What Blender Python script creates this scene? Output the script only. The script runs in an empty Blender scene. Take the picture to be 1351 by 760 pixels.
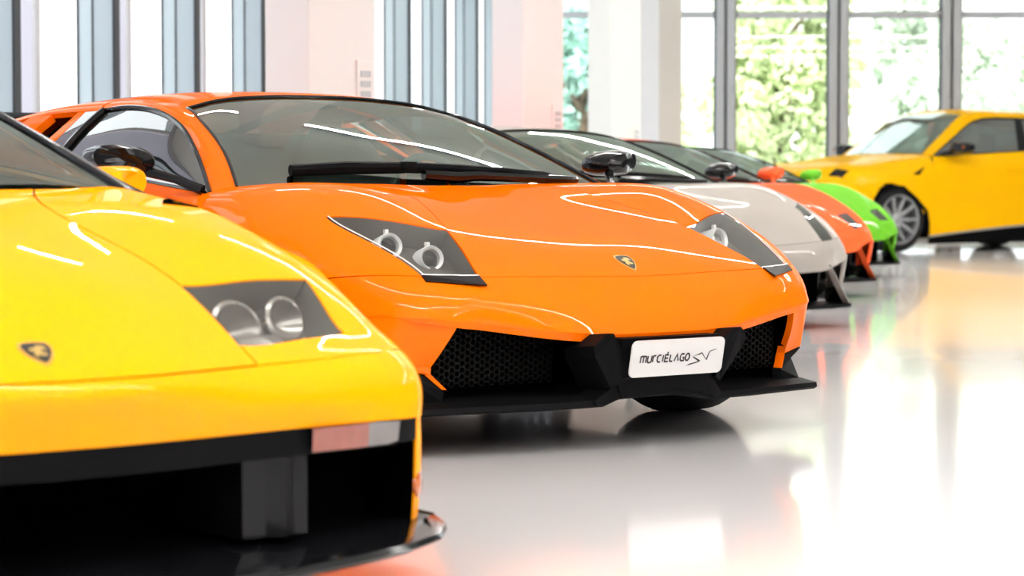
import bpy, bmesh, math, random
import numpy as np
from mathutils import Vector, Matrix
from mathutils.bvhtree import BVHTree

PI = math.pi
scene = bpy.context.scene
COL = scene.collection
random.seed(7)

# ------------------------------------------------------------------ camera, world, light, exposure
FPX, HORIZON, CAM_H = 3100.0, 242.0, 0.7865
cam_data = bpy.data.cameras.new('camera')
cam_data.sensor_width = 36.0
cam_data.lens = 36.0 * FPX / 1351.0
cam_data.clip_start, cam_data.clip_end = 0.05, 400
cam_data.dof.use_dof = True
cam_data.dof.focus_distance = 7.55
cam_data.dof.aperture_fstop = 4.4
camera = bpy.data.objects.new('camera', cam_data)
COL.objects.link(camera)
camera.location = (0, 0, CAM_H)
camera.rotation_euler = (PI / 2 - math.atan((380.0 - HORIZON) / FPX), 0, 0)
scene.camera = camera

vs = scene.view_settings
vs.view_transform = 'Standard'
vs.look = 'None'
vs.gamma = 1.0
vs.use_curve_mapping = False
vs.exposure = 0.92
scene.cycles.use_denoising = True
scene.cycles.max_bounces = 10
scene.cycles.transparent_max_bounces = 16
scene.cycles.caustics_reflective = False
scene.cycles.caustics_refractive = False
scene.cycles.sample_clamp_indirect = 6.0

world = bpy.data.worlds.new('overcast_sky')
scene.world = world
world.use_nodes = True
wn = world.node_tree
wn.nodes['Background'].inputs['Color'].default_value = (0.93, 0.97, 1.0, 1)
wn.nodes['Background'].inputs['Strength'].default_value = 1.75

sun_d = bpy.data.lights.new('sun', 'SUN')
sun_d.energy = 2.6
sun_d.angle = math.radians(4)
sun_d.color = (1.0, 0.97, 0.9)
sun = bpy.data.objects.new('sun', sun_d)
sun.rotation_euler = (math.radians(38), 0, math.radians(-25))
COL.objects.link(sun)


# ------------------------------------------------------------------ materials
def principled(name, color, rough=0.5, metal=0.0, coat=0.0, coat_rough=0.03, spec=0.5, noise=0.0, nscale=30.0, bump=0.0, emit=None, emit_s=0.0):
    m = bpy.data.materials.new(name)
    m.use_nodes = True
    nt = m.node_tree
    b = nt.nodes['Principled BSDF']
    b.inputs['Base Color'].default_value = (*color, 1)
    b.inputs['Roughness'].default_value = rough
    b.inputs['Metallic'].default_value = metal
    b.inputs['Coat Weight'].default_value = coat
    b.inputs['Coat Roughness'].default_value = coat_rough
    b.inputs['Specular IOR Level'].default_value = spec
    if noise > 0:
        tc = nt.nodes.new('ShaderNodeTexCoord')
        nz = nt.nodes.new('ShaderNodeTexNoise')
        nz.inputs['Scale'].default_value = nscale
        nz.inputs['Detail'].default_value = 4
        nt.links.new(tc.outputs['Object'], nz.inputs['Vector'])
        mx = nt.nodes.new('ShaderNodeMix')
        mx.data_type = 'RGBA'
        mx.inputs['A'].default_value = (*[c * (1 - noise) for c in color], 1)
        mx.inputs['B'].default_value = (*[min(1, c * (1 + noise)) for c in color], 1)
        nt.links.new(nz.outputs['Fac'], mx.inputs['Factor'])
        nt.links.new(mx.outputs['Result'], b.inputs['Base Color'])
        if bump > 0:
            bp = nt.nodes.new('ShaderNodeBump')
            bp.inputs['Strength'].default_value = bump
            bp.inputs['Distance'].default_value = 0.01
            nt.links.new(nz.outputs['Fac'], bp.inputs['Height'])
            nt.links.new(bp.outputs['Normal'], b.inputs['Normal'])
    if emit:
        b.inputs['Emission Color'].default_value = (*emit, 1)
        b.inputs['Emission Strength'].default_value = emit_s
    return m


def glass_mat(name, tint, ior=1.5, rough=0.0, glossy=(1, 1, 1)):
    m = bpy.data.materials.new(name)
    m.use_nodes = True
    nt = m.node_tree
    nt.nodes.clear()
    out = nt.nodes.new('ShaderNodeOutputMaterial')
    mix = nt.nodes.new('ShaderNodeMixShader')
    fr = nt.nodes.new('ShaderNodeFresnel')
    geo = nt.nodes.new('ShaderNodeNewGeometry')
    ma = nt.nodes.new('ShaderNodeMath')          # the same reflectance seen from either side of the sheet
    ma.operation = 'MULTIPLY_ADD'
    ma.inputs[1].default_value = 1.0 / ior - ior
    ma.inputs[2].default_value = ior
    nt.links.new(geo.outputs['Backfacing'], ma.inputs[0])
    nt.links.new(ma.outputs[0], fr.inputs['IOR'])
    tr = nt.nodes.new('ShaderNodeBsdfTransparent')
    tr.inputs['Color'].default_value = (*tint, 1)
    gl = nt.nodes.new('ShaderNodeBsdfGlossy')
    gl.inputs['Roughness'].default_value = rough
    gl.inputs['Color'].default_value = (*glossy, 1)
    nt.links.new(fr.outputs[0], mix.inputs[0])
    nt.links.new(tr.outputs[0], mix.inputs[1])
    nt.links.new(gl.outputs[0], mix.inputs[2])
    nt.links.new(mix.outputs[0], out.inputs['Surface'])
    return m


def paint(name, c):
    return principled(name, c, rough=0.45, coat=0.30, coat_rough=0.012, spec=0.0, noise=0.015, nscale=400)


M = {}
M['orange'] = paint('orange_car_paint', (1.0, 0.155, 0.001))
M['yellow'] = paint('yellow_car_paint', (1.0, 0.335, 0.001))
M['suv_yellow'] = paint('deep_yellow_car_paint', (1.0, 0.50, 0.002))
M['beige'] = paint('grey_beige_car_paint', (0.37, 0.335, 0.305))
M['red'] = paint('orange_red_car_paint', (0.95, 0.13, 0.035))
M['green'] = paint('lime_green_car_paint', (0.16, 0.52, 0.03))
M['black'] = principled('satin_black_plastic', (0.004, 0.004, 0.0045), rough=0.55, spec=0.05, noise=0.2, nscale=120)
M['gloss_black'] = principled('gloss_black_plastic', (0.004, 0.004, 0.005), rough=0.12, spec=0.35, noise=0.1, nscale=60)
M['mesh_black'] = principled('mesh_black', (0.003, 0.003, 0.003), rough=0.55, spec=0.12, noise=0.1)
M['void'] = principled('dark_cavity', (0.002, 0.002, 0.002), rough=0.9, spec=0.0, noise=0.1)
M['rubber'] = principled('tyre_rubber', (0.012, 0.012, 0.013), rough=0.75, spec=0.25, noise=0.25, nscale=40, bump=0.1)
M['silver'] = principled('silver_alloy', (0.62, 0.62, 0.64), rough=0.28, metal=0.9, noise=0.05, nscale=50)
M['grey_rim'] = principled('dark_grey_alloy', (0.12, 0.12, 0.13), rough=0.32, metal=0.8, noise=0.05, nscale=50)
M['chrome'] = principled('bright_chrome', (0.85, 0.85, 0.86), rough=0.08, metal=1.0, noise=0.02)
M['lamp_grey'] = principled('lamp_housing_grey', (0.12, 0.115, 0.105), rough=0.45, noise=0.15, nscale=25)
M['lamp_edge'] = principled('lamp_edge_grey', (0.10, 0.097, 0.09), rough=0.4, noise=0.1)
M['reflector'] = principled('lamp_reflector', (0.30, 0.28, 0.26), rough=0.22, metal=0.7, noise=0.3, nscale=9)
M['lamp_ring'] = principled('lamp_ring_satin', (0.85, 0.85, 0.85), rough=0.3, metal=0.1, noise=0.04)
M['lens'] = glass_mat('projector_lens_glass', (0.55, 0.55, 0.56), 1.6)
M['lamp_glass'] = glass_mat('lamp_cover_glass', (0.93, 0.94, 0.93), 1.45)
M['windshield'] = glass_mat('windshield_glass', (0.70, 0.84, 0.75), 3.1, glossy=(0.90, 1.0, 0.93))
M['side_glass'] = glass_mat('tinted_side_glass', (0.16, 0.18, 0.19), 3.2)
M['window'] = glass_mat('facade_glass', (0.97, 0.985, 0.98), 1.35)
M['leather'] = principled('charcoal_leather', (0.03, 0.03, 0.032), rough=0.55, noise=0.25, nscale=60, bump=0.1)
M['pale_leather'] = principled('pale_grey_leather', (0.55, 0.56, 0.56), rough=0.5, noise=0.08, nscale=50, bump=0.1)
M['headliner'] = principled('grey_headliner', (0.10, 0.105, 0.10), rough=0.8, noise=0.1)
M['plate'] = principled('plate_white', (0.62, 0.60, 0.59), rough=0.4, noise=0.02, nscale=20)
M['ink'] = principled('black_ink', (0.008, 0.008, 0.008), rough=0.5, noise=0.05)
M['gold'] = principled('badge_gold', (0.75, 0.5, 0.16), rough=0.3, metal=0.7, noise=0.05)
M['amber'] = principled('amber_lens', (0.45, 0.10, 0.01), rough=0.15, coat=0.8, noise=0.1, nscale=60)
M['red_lens'] = principled('pale_red_lens', (0.25, 0.075, 0.055), rough=0.15, coat=0.8, noise=0.2, nscale=18)
M['clear_lens'] = principled('frosted_clear_lens', (0.17, 0.15, 0.145), rough=0.15, coat=0.8, noise=0.12, nscale=30)
M['alu'] = principled('grey_aluminium', (0.47, 0.49, 0.53), rough=0.35, metal=0.15, noise=0.03, nscale=6)
M['fin_alu'] = principled('blue_grey_aluminium', (0.36, 0.42, 0.47), rough=0.4, metal=0.1, noise=0.03, nscale=6)
M['gasket'] = principled('dark_gasket', (0.02, 0.024, 0.03), rough=0.6, noise=0.1)
M['blind'] = principled('white_fabric_blind', (0.72, 0.72, 0.76), rough=0.8, noise=0.02, nscale=8)
_nt = M['blind'].node_tree
_tl = _nt.nodes.new('ShaderNodeBsdfTranslucent')
_tl.inputs['Color'].default_value = (0.60, 0.60, 0.66, 1)
_mx = _nt.nodes.new('ShaderNodeMixShader')
_mx.inputs[0].default_value = 0.65
_nt.links.new(_nt.nodes['Principled BSDF'].outputs[0], _mx.inputs[1])
_nt.links.new(_tl.outputs[0], _mx.inputs[2])
_nt.links.new(_mx.outputs[0], _nt.nodes['Material Output'].inputs['Surface'])
M['pillar'] = principled('white_plaster', (0.86, 0.82, 0.80), rough=0.7, noise=0.015, nscale=5)
M['wallgrey'] = principled('grey_wall_paint', (0.12, 0.12, 0.125), rough=0.75, noise=0.015, nscale=4)
M['ceiling'] = principled('ceiling_white', (0.72, 0.75, 0.72), rough=0.85, noise=0.02, nscale=3)
M['switch'] = principled('switch_grey', (0.55, 0.55, 0.56), rough=0.5, noise=0.02)
M['lamp_on'] = principled('lit_diffuser', (0.9, 0.9, 0.9), rough=0.5, noise=0.01, emit=(1, 0.97, 0.94), emit_s=60.0)
M['bark'] = principled('tree_bark', (0.2, 0.14, 0.09), rough=0.9, noise=0.3, nscale=12, bump=0.4)
M['leaf_lime'] = principled('lime_leaves', (0.74, 0.86, 0.50), rough=0.6, noise=0.2, nscale=1.2)
M['leaf_pale'] = principled('pale_green_leaves', (0.74, 0.85, 0.70), rough=0.6, noise=0.2, nscale=1.2)
M['leaf_teal'] = principled('blue_green_leaves', (0.50, 0.76, 0.66), rough=0.6, noise=0.2, nscale=1.2)
M['paving'] = principled('pale_paving', (0.62, 0.62, 0.60), rough=0.85, noise=0.06, nscale=3)
M['pole_white'] = principled('pole_white', (0.8, 0.8, 0.8), rough=0.5, noise=0.03)
M['pole_red'] = principled('pole_red', (0.75, 0.12, 0.13), rough=0.5, noise=0.03)


def floor_material():
    m = bpy.data.materials.new('polished_epoxy')
    m.use_nodes = True
    nt = m.node_tree
    b = nt.nodes['Principled BSDF']
    tc = nt.nodes.new('ShaderNodeTexCoord')
    nz = nt.nodes.new('ShaderNodeTexNoise')
    nz.inputs['Scale'].default_value = 0.6
    nz.inputs['Detail'].default_value = 5
    nt.links.new(tc.outputs['Object'], nz.inputs['Vector'])
    mx = nt.nodes.new('ShaderNodeMix')
    mx.data_type = 'RGBA'
    mx.inputs['A'].default_value = (0.78, 0.76, 0.765, 1)
    mx.inputs['B'].default_value = (0.85, 0.835, 0.84, 1)
    nt.links.new(nz.outputs['Fac'], mx.inputs['Factor'])
    nt.links.new(mx.outputs['Result'], b.inputs['Base Color'])
    b.inputs['Roughness'].default_value = 0.13
    b.inputs['Specular IOR Level'].default_value = 0.75
    b.inputs['Coat Weight'].default_value = 0.35
    b.inputs['Coat Roughness'].default_value = 0.04
    n2 = nt.nodes.new('ShaderNodeTexNoise')
    n2.inputs['Scale'].default_value = 1.7
    nt.links.new(tc.outputs['Object'], n2.inputs['Vector'])
    bp = nt.nodes.new('ShaderNodeBump')
    bp.inputs['Strength'].default_value = 0.02
    bp.inputs['Distance'].default_value = 0.02
    nt.links.new(n2.outputs['Fac'], bp.inputs['Height'])
    nt.links.new(bp.outputs['Normal'], b.inputs['Normal'])
    return m


M['floor'] = floor_material()


# ------------------------------------------------------------------ mesh helpers
class MB:
    """collects vertices and faces for ONE mesh object"""

    def __init__(self):
        self.v, self.f = [], []

    def add(self, vs, fs):
        o = len(self.v)
        self.v += [tuple(float(c) for c in p) for p in vs]
        self.f += [tuple(i + o for i in f) for f in fs]
        return self

    def box(self, c, s, rz=0.0, bev=0.0):
        bm = bmesh.new()
        bmesh.ops.create_cube(bm, size=1)
        bmesh.ops.scale(bm, vec=s, verts=bm.verts)
        if bev > 0:
            bmesh.ops.bevel(bm, geom=bm.edges[:], offset=bev, segments=2, affect='EDGES', profile=0.6)
        if rz:
            bmesh.ops.rotate(bm, cent=(0, 0, 0), matrix=Matrix.Rotation(rz, 3, 'Z'), verts=bm.verts)
        bmesh.ops.translate(bm, vec=c, verts=bm.verts)
        bm.verts.index_update()
        self.add([v.co for v in bm.verts], [[v.index for v in f.verts] for f in bm.faces])
        bm.free()
        return self

    def prism(self, poly, d):
        """polygon of 3-D points pushed along vector d"""
        n = len(poly)
        d = np.array(d, float)
        P = [np.array(p, float) for p in poly]
        vs = P + [p + d for p in P]
        fs = [tuple(range(n))[::-1], tuple(range(n, 2 * n))] + [(i, (i + 1) % n, n + (i + 1) % n, n + i) for i in range(n)]
        return self.add(vs, fs)

    def tube(self, pts, r, n=8, cap=True):
        pts = [np.array(p, float) for p in pts]
        rs = r if isinstance(r, (list, tuple)) else [r] * len(pts)
        vs, fs = [], []
        up = np.array([0.13, 0.29, 0.95])
        for i, p in enumerate(pts):
            t = pts[min(i + 1, len(pts) - 1)] - pts[max(i - 1, 0)]
            t /= max(np.linalg.norm(t), 1e-9)
            a = np.cross(t, up)
            a /= max(np.linalg.norm(a), 1e-9)
            b = np.cross(t, a)
            for k in range(n):
                w = 2 * PI * k / n
                vs.append(p + rs[i] * (math.cos(w) * a + math.sin(w) * b))
        for i in range(len(pts) - 1):
            for k in range(n):
                fs.append((i * n + k, i * n + (k + 1) % n, (i + 1) * n + (k + 1) % n, (i + 1) * n + k))
        if cap:
            fs.append(tuple(range(n))[::-1])
            fs.append(tuple(range((len(pts) - 1) * n, len(pts) * n)))
        return self.add(vs, fs)

    def lathe(self, prof, axis_o, axis, n=32, closed=False):
        """prof: (radius, along) pairs turned about an axis"""
        o, a = np.array(axis_o, float), np.array(axis, float)
        a /= np.linalg.norm(a)
        u = np.cross(a, [0, 0, 1.0] if abs(a[2]) < 0.9 else [1.0, 0, 0])
        u /= np.linalg.norm(u)
        w = np.cross(a, u)
        vs, fs = [], []
        for k in range(n):
            t = 2 * PI * k / n
            d = math.cos(t) * u + math.sin(t) * w
            for (r, h) in prof:
                vs.append(o + a * h + d * r)
        m = len(prof)
        for k in range(n):
            k2 = (k + 1) % n
            for j in range(m - 1 + (1 if closed else 0)):
                j2 = (j + 1) % m
                fs.append((k * m + j, k2 * m + j, k2 * m + j2, k * m + j2))
        return self.add(vs, fs)

    def grid(self, G):
        G = np.asarray(G, float)
        a, b = G.shape[:2]
        return self.add(G.reshape(-1, 3), [(i * b + j, i * b + j + 1, (i + 1) * b + j + 1, (i + 1) * b + j) for i in range(a - 1) for j in range(b - 1)])

    def build(self, name, mat, parent=None, smooth=True, recalc=True, angle=35):
        me = bpy.data.meshes.new(name)
        me.from_pydata(self.v, [], self.f)
        me.materials.append(mat)
        bm = bmesh.new()
        bm.from_mesh(me)
        bmesh.ops.remove_doubles(bm, verts=bm.verts, dist=1e-5)
        if recalc:
            bmesh.ops.recalc_face_normals(bm, faces=bm.faces)
        lim = math.radians(angle)
        for f in bm.faces:
            f.smooth = smooth
        for e in bm.edges:
            if len(e.link_faces) == 2 and e.calc_face_angle(0) > lim:
                e.smooth = False
        bm.to_mesh(me)
        bm.free()
        o = bpy.data.objects.new(name, me)
        COL.objects.link(o)
        if parent:
            o.parent = parent
        return o


def empty(name, loc=(0, 0, 0), rz=0.0):
    o = bpy.data.objects.new(name, None)
    COL.objects.link(o)
    o.location = loc
    o.rotation_euler = (0, 0, rz)
    return o


def tag(o, label, cat, group=None, kind=None):
    o['label'] = label
    o['category'] = cat
    if group:
        o['group'] = group
    if kind:
        o['kind'] = kind
    return o


def struct(o, label=None):
    o['kind'] = 'structure'
    if label:
        o['label'] = label
    return o


# ---- smooth surfaces that pass through a grid of measured points
def interp(G, n, sharp=()):
    G = np.asarray(G, float)
    m = G.shape[0]
    d = np.array([np.mean(np.linalg.norm((G[i + 1] - G[i]).reshape(-1, 3), axis=1)) for i in range(m - 1)])
    d = np.maximum(d, 1e-4)
    dl = [(G[i + 1] - G[i]) / d[i] for i in range(m - 1)]

    def tan(i, side):
        if i == 0:
            return dl[0] if m < 3 or 1 in sharp else 1.5 * dl[0] - 0.5 * (dl[0] * d[1] + dl[1] * d[0]) / (d[0] + d[1])
        if i == m - 1:
            return dl[-1] if m < 3 or m - 2 in sharp else 1.5 * dl[-1] - 0.5 * (dl[-1] * d[-2] + dl[-2] * d[-1]) / (d[-1] + d[-2])
        if i in sharp:
            return dl[i - 1] if side < 0 else dl[i]
        return (dl[i - 1] * d[i] + dl[i] * d[i - 1]) / (d[i - 1] + d[i])
    out = []
    for i in range(m - 1):
        p0, p1, t0, t1 = G[i], G[i + 1], tan(i, +1) * d[i], tan(i + 1, -1) * d[i]
        for k in range(n):
            s = k / n
            s2, s3 = s * s, s * s * s
            out.append((2 * s3 - 3 * s2 + 1) * p0 + (s3 - 2 * s2 + s) * t0 + (-2 * s3 + 3 * s2) * p1 + (s3 - s2) * t1)
    out.append(G[-1])
    return np.array(out)


class Surf:
    """dense surface over a control grid; panels are cut from it by cells"""

    def __init__(self, rows, n=5, sharp_r=(), sharp_c=(), full=False, smooth=0):
        G = np.array(rows, float)
        self.full = full
        if full:
            L = G[:, 1:][:, ::-1].copy()
            L[..., 1] *= -1
            G = np.concatenate([L, G], 1)
            k = len(rows[0]) - 1
            sharp_c = tuple(k + c for c in sharp_c) + tuple(k - c for c in sharp_c)
            self.k = k

        def dense(g):
            D = interp(g, n, sharp_r)
            D = interp(D.transpose(1, 0, 2), n, sharp_c).transpose(1, 0, 2).copy()
            cut = sorted({0, D.shape[0] - 1} | {r * n for r in sharp_r})
            for _ in range(smooth):
                for a_, b_ in zip(cut[:-1], cut[1:]):
                    if b_ - a_ > 1:
                        D[a_ + 1:b_] = .25 * D[a_:b_ - 1] + .5 * D[a_ + 1:b_] + .25 * D[a_ + 2:b_ + 1]
                D[:, 1:-1] = .25 * D[:, :-2] + .5 * D[:, 1:-1] + .25 * D[:, 2:]
            return D
        D = dense(G)
        if smooth:
            g = G.copy()
            for _ in range(6):                   # keep passing through the measured points
                g += .8 * (G - D[::n, ::n])
                D = dense(g)
        self.D, self.n = D, n
        self.nr, self.nc = G.shape[0] - 1, G.shape[1] - 1

    def cells(self, r0, r1, c0, c1):
        return {(r, c) for r in range(r0, r1) for c in range(c0, c1)}

    def sym(self, r0, r1, c):
        return {(r, j) for r in range(r0, r1) for j in range(self.k - c, self.k + c)}

    def right(self, r0, r1, c0, c1):
        return {(r, self.k + j) for r in range(r0, r1) for j in range(c0, c1)}

    def left(self, r0, r1, c0, c1):
        return {(r, self.k - 1 - j) for r in range(r0, r1) for j in range(c0, c1)}

    def panel(self, name, cells, mat, parent, gap=0.0016, flange=0.014, lift=0.0, outward=None, mirror=False, shrink_all=True):
        n, D = self.n, self.D
        idx, vs, fs = {}, [], []

        def vid(i, j):
            if (i, j) not in idx:
                idx[(i, j)] = len(vs)
                p = D[i, j].copy()
                if mirror:
                    p[1] *= -1
                vs.append(p)
            return idx[(i, j)]
        for (r, c) in cells:
            for a in range(n):
                for b in range(n):
                    i, j = r * n + a, c * n + b
                    fs.append((vid(i, j), vid(i, j + 1), vid(i + 1, j + 1), vid(i + 1, j)))
        bm = bmesh.new()
        bv = [bm.verts.new(p) for p in vs]
        for f in fs:
            try:
                bm.faces.new([bv[i] for i in f])
            except ValueError:
                pass
        bmesh.ops.remove_doubles(bm, verts=bm.verts, dist=2e-5)
        bmesh.ops.recalc_face_normals(bm, faces=bm.faces)
        bm.normal_update()
        cen = Vector((0, 0, 0))
        for v in bm.verts:
            cen += v.co
        cen /= len(bm.verts)
        ref = Vector(outward) if outward else (cen - Vector((2.3, 0, 0.35)))
        if mirror and outward:
            ref.y *= -1
        s = sum(f.calc_area() * f.normal.dot(ref) for f in bm.faces)
        if s < 0:
            bmesh.ops.reverse_faces(bm, faces=bm.faces)
        bm.normal_update()
        if lift:
            nn = {v: v.normal.copy() for v in bm.verts}
            for v in bm.verts:
                v.co += nn[v] * lift
        bnd = [e for e in bm.edges if len(e.link_faces) == 1]
        bvs = {v for e in bnd for v in e.verts}
        if gap > 0:
            mv = {}
            for v in bvs:
                es = [e for e in v.link_edges if e in bnd]
                d = Vector((0, 0, 0))
                for e in es:
                    f = e.link_faces[0]
                    t = (e.other_vert(v).co - v.co)
                    if t.length < 1e-9:
                        continue
                    t.normalize()
                    q = f.calc_center_median() - v.co
                    q -= t * q.dot(t)
                    if q.length > 1e-9:
                        d += q.normalized()
                if d.length > 1e-6:
                    mv[v] = d.normalized() * gap
            for v, d in mv.items():
                v.co += d
        if flange > 0:
            nn = {v: v.normal.copy() for v in bvs}
            ret = bmesh.ops.extrude_edge_only(bm, edges=bnd)
            newv = [g for g in ret['geom'] if isinstance(g, bmesh.types.BMVert)]
            for v in newv:
                o = min((e.other_vert(v) for e in v.link_edges if e.other_vert(v) in nn), key=lambda w: (w.co - v.co).length)
                v.co -= nn[o] * flange
        lim = math.radians(38)
        bm.normal_update()
        for f in bm.faces:
            f.smooth = True
        for e in bm.edges:
            if len(e.link_faces) == 2 and e.calc_face_angle(0) > lim:
                e.smooth = False
        me = bpy.data.meshes.new(name)
        bm.to_mesh(me)
        bm.free()
        me.materials.append(mat)
        o = bpy.data.objects.new(name, me)
        COL.objects.link(o)
        o.parent = parent
        return o

    def bvh(self):
        a, b = self.D.shape[:2]
        vs = [Vector(p) for p in self.D.reshape(-1, 3)]
        fs = [(i * b + j, i * b + j + 1, (i + 1) * b + j + 1, (i + 1) * b + j) for i in range(a - 1) for j in range(b - 1)]
        return BVHTree.FromPolygons(vs, fs)


def drape(bvh, pts, lift=0.002):
    """pts (x, y) dropped from above on the surface"""
    out = []
    for (x, y) in pts:
        h = bvh.ray_cast(Vector((x, y, 3)), Vector((0, 0, -1)))
        if h[0] is None:
            h = bvh.find_nearest(Vector((x, y, 0.6)))
        nr = h[1] if h[1].z > 0 else -h[1]
        out.append(h[0] + nr * lift)
    return out


def mir(pts):
    return [(p[0], -p[1], p[2]) for p in pts]


# ------------------------------------------------------------------ the room
GLX0, GLK = -5.8, 0.195            # the glazed wall on the left: X = GLX0 + GLK * Y
BACK_Y = 31.6
ROOM_TOP = 4.6
ROOM_FRONT, ROOM_RIGHT = -9.0, 15.0
gl_ang = math.atan2(1.0, GLK)      # its direction in plan
gl_dir = np.array([math.cos(gl_ang), math.sin(gl_ang), 0])
gl_nor = np.array([gl_dir[1], -gl_dir[0], 0])   # into the room


def glx(y):
    return GLX0 + GLK * y


mb = MB()
mb.prism([(glx(ROOM_FRONT) - .3, ROOM_FRONT, -0.2), (ROOM_RIGHT, ROOM_FRONT, -0.2), (ROOM_RIGHT, BACK_Y + .15, -0.2), (glx(BACK_Y) - .3, BACK_Y + .15, -0.2)], (0, 0, 0.2))
struct(mb.build('floor', M['floor'], smooth=False))
mb = MB()
mb.prism([(glx(ROOM_FRONT) - .3, ROOM_FRONT, ROOM_TOP), (ROOM_RIGHT, ROOM_FRONT, ROOM_TOP), (ROOM_RIGHT, BACK_Y + .15, ROOM_TOP), (glx(BACK_Y) - .3, BACK_Y + .15, ROOM_TOP)], (0, 0, 0.25))
struct(mb.build('ceiling', M['ceiling'], smooth=False))
mb = MB()
mb.box((2, 35, -0.32), (160, 130, 0.2))
struct(mb.build('ground', M['paving'], smooth=False))

# left glazed wall: sill, head, and bays of deep fins with a blind and a clear light each
mb = MB()
p0, p1 = np.array([glx(ROOM_FRONT), ROOM_FRONT, 0]), np.array([glx(BACK_Y), BACK_Y, 0])
for z0, z1 in ((0.0, 0.12), (ROOM_TOP - 0.2, ROOM_TOP)):
    mb.prism([p0 + [0, 0, z0], p1 + [0, 0, z0], p1 - gl_nor * .2 + [0, 0, z0], p0 - gl_nor * .2 + [0, 0, z0]], (0, 0, z1 - z0))
wall_left = struct(mb.build('wall_left', M['alu'], smooth=False))
bays = [15.38 + 1.6 * i for i in range(-14, 11)]
for i, y in enumerate(bays):
    if y > BACK_Y - 0.3:
        continue
    root = np.array([glx(y), y, 0])
    w = empty('window_%d' % (i + 1), root, gl_ang)
    w['kind'] = 'structure'
    # local x along the wall, local -y into the room
    H = ROOM_TOP - 0.32
    fin = MB()
    fin.box((0.0, -0.11, 0.12 + H / 2), (0.075, 0.26, H), bev=0.004)
    fin.build('fin', M['fin_alu'], w, smooth=False)
    gk = MB()
    for yy, th in ((0.018, .014), (-0.085, .010), (-0.232, .020)):
        gk.box((-0.002, yy, 0.12 + H / 2), (0.086, th, H - .002))
    gk.build('gasket', M['gasket'], w, smooth=False)
    bl = MB()
    L = 1.6
    bl.box((0.04 + (0.55 * L) / 2, 0.05, 0.12 + H / 2), (0.55 * L - .05, 0.02, H))
    bl.build('blind', M['blind'], w, smooth=False)
    mu = MB()
    mu.box((0.595 * L, 0.045, 0.12 + H / 2), (0.06, 0.045, H - .002), bev=.004)
    mu.build('mullion', M['switch'], w, smooth=False)
    gp = MB()
    gp.box((0.80 * L, 0.05, 0.12 + H / 2), (0.39 * L, 0.012, H - .002))
    gp.build('pane', M['window'], w, smooth=False)

# back glazed wall: deep aluminium posts, transoms, clear panes
xs = [1.34 + 1.512 * i for i in range(-1, 10)]
TR = 3.04
mb = MB()
mb.box(((glx(BACK_Y) + ROOM_RIGHT) / 2, BACK_Y, 0.05), (ROOM_RIGHT - glx(BACK_Y), 0.24, 0.10))
mb.box(((glx(BACK_Y) + ROOM_RIGHT) / 2, BACK_Y, ROOM_TOP - 0.1), (ROOM_RIGHT - glx(BACK_Y), 0.24, 0.2))
struct(mb.build('wall_back', M['alu'], smooth=False))
for i, x in enumerate(xs):
    if x < glx(BACK_Y) - 0.7 or x > ROOM_RIGHT:
        continue
    w = empty('window_%d' % (40 + i), (x, BACK_Y, 0))
    w['kind'] = 'structure'
    H = ROOM_TOP - 0.3
    po = MB()
    po.box((-0.068, 0.0, .1 + H / 2), (0.115, 0.20, H), bev=.012)
    po.box((0.078, 0.0, .1 + H / 2), (0.115, 0.20, H), bev=.012)
    po.build('post', M['alu'], w, smooth=False)
    gk = MB()
    gk.box((0.005, 0.02, .1 + H / 2), (0.032, 0.15, H - .002))
    gk.box((-0.135, 0.0, .1 + H / 2), (0.03, 0.10, H - .002))
    gk.build('gasket', M['gasket'], w, smooth=False)
    brown_lit_side = MB()
    brown_lit_side.box((0.145, 0.03, .1 + H / 2), (0.025, 0.10, H - .002))
    brown_lit_side.build('frame', M['bark'], w, smooth=False)  # brown strip that colours in the brown-lit right side of the post
    tr = MB()
    tr.box((0.756, 0.0, TR), (1.512 - 0.30, 0.12, 0.095), bev=.005)
    tr.build('transom', M['alu'], w, smooth=False)
    pn = MB()
    for z0, z1 in ((0.1, TR - .047), (TR + .047, ROOM_TOP - .2)):
        pn.box((0.756, 0.02, (z0 + z1) / 2), (1.512 - 0.30, 0.014, z1 - z0))
    pn.build('pane', M['window'], w, smooth=False)

mb = MB()
mb.box(((glx(ROOM_FRONT) + ROOM_RIGHT) / 2, ROOM_FRONT - .1, ROOM_TOP / 2), (ROOM_RIGHT - glx(ROOM_FRONT), .2, ROOM_TOP - .004))
struct(mb.build('wall_front_unseen', M['wallgrey'], smooth=False))  # unseen wall, added so the paint and black parts reflect a dim room
mb = MB()
mb.box((ROOM_RIGHT + .1, (ROOM_FRONT + BACK_Y) / 2, ROOM_TOP / 2), (.2, BACK_Y - ROOM_FRONT, ROOM_TOP - .004))
struct(mb.build('wall_right_unseen', M['wallgrey'], smooth=False))  # unseen wall, added to keep bright sky out of the side reflections

# white pillars in a row inside the left wall
for i, y in enumerate((11.8, 18.4, 25.0, 30.3)):
    px_ = -2.79 + 0.155 * y + (0, .06, 0, 0)[i]
    pl = MB()
    pl.box((0, 0, ROOM_TOP / 2), (0.40, 0.40, ROOM_TOP - .004), bev=.012)
    o = pl.build('trim_%d' % (i + 1), M['pillar'], smooth=False)
    o.location = (px_, y, 0)
    o.rotation_euler = (0, 0, math.radians(38))
    struct(o, 'white square pillar inside the glazed wall')
    if i < 3:
        sw = MB()
        sw.box((0.13, -0.206, 1.22), (0.10, 0.012, 0.36), bev=.004)
        s = sw.build('switch_panel', M['pillar'], o, smooth=False)
        s2 = MB()
        for k in range(4):
            s2.box((0.13, -0.214, 1.33 - 0.05 * k), (0.06, 0.008, 0.03), bev=.002)
        s2.box((0.095, -0.214, 1.10), (0.012, 0.008, 0.035))
        s2.build('button', M['switch'], o, smooth=False)

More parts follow.
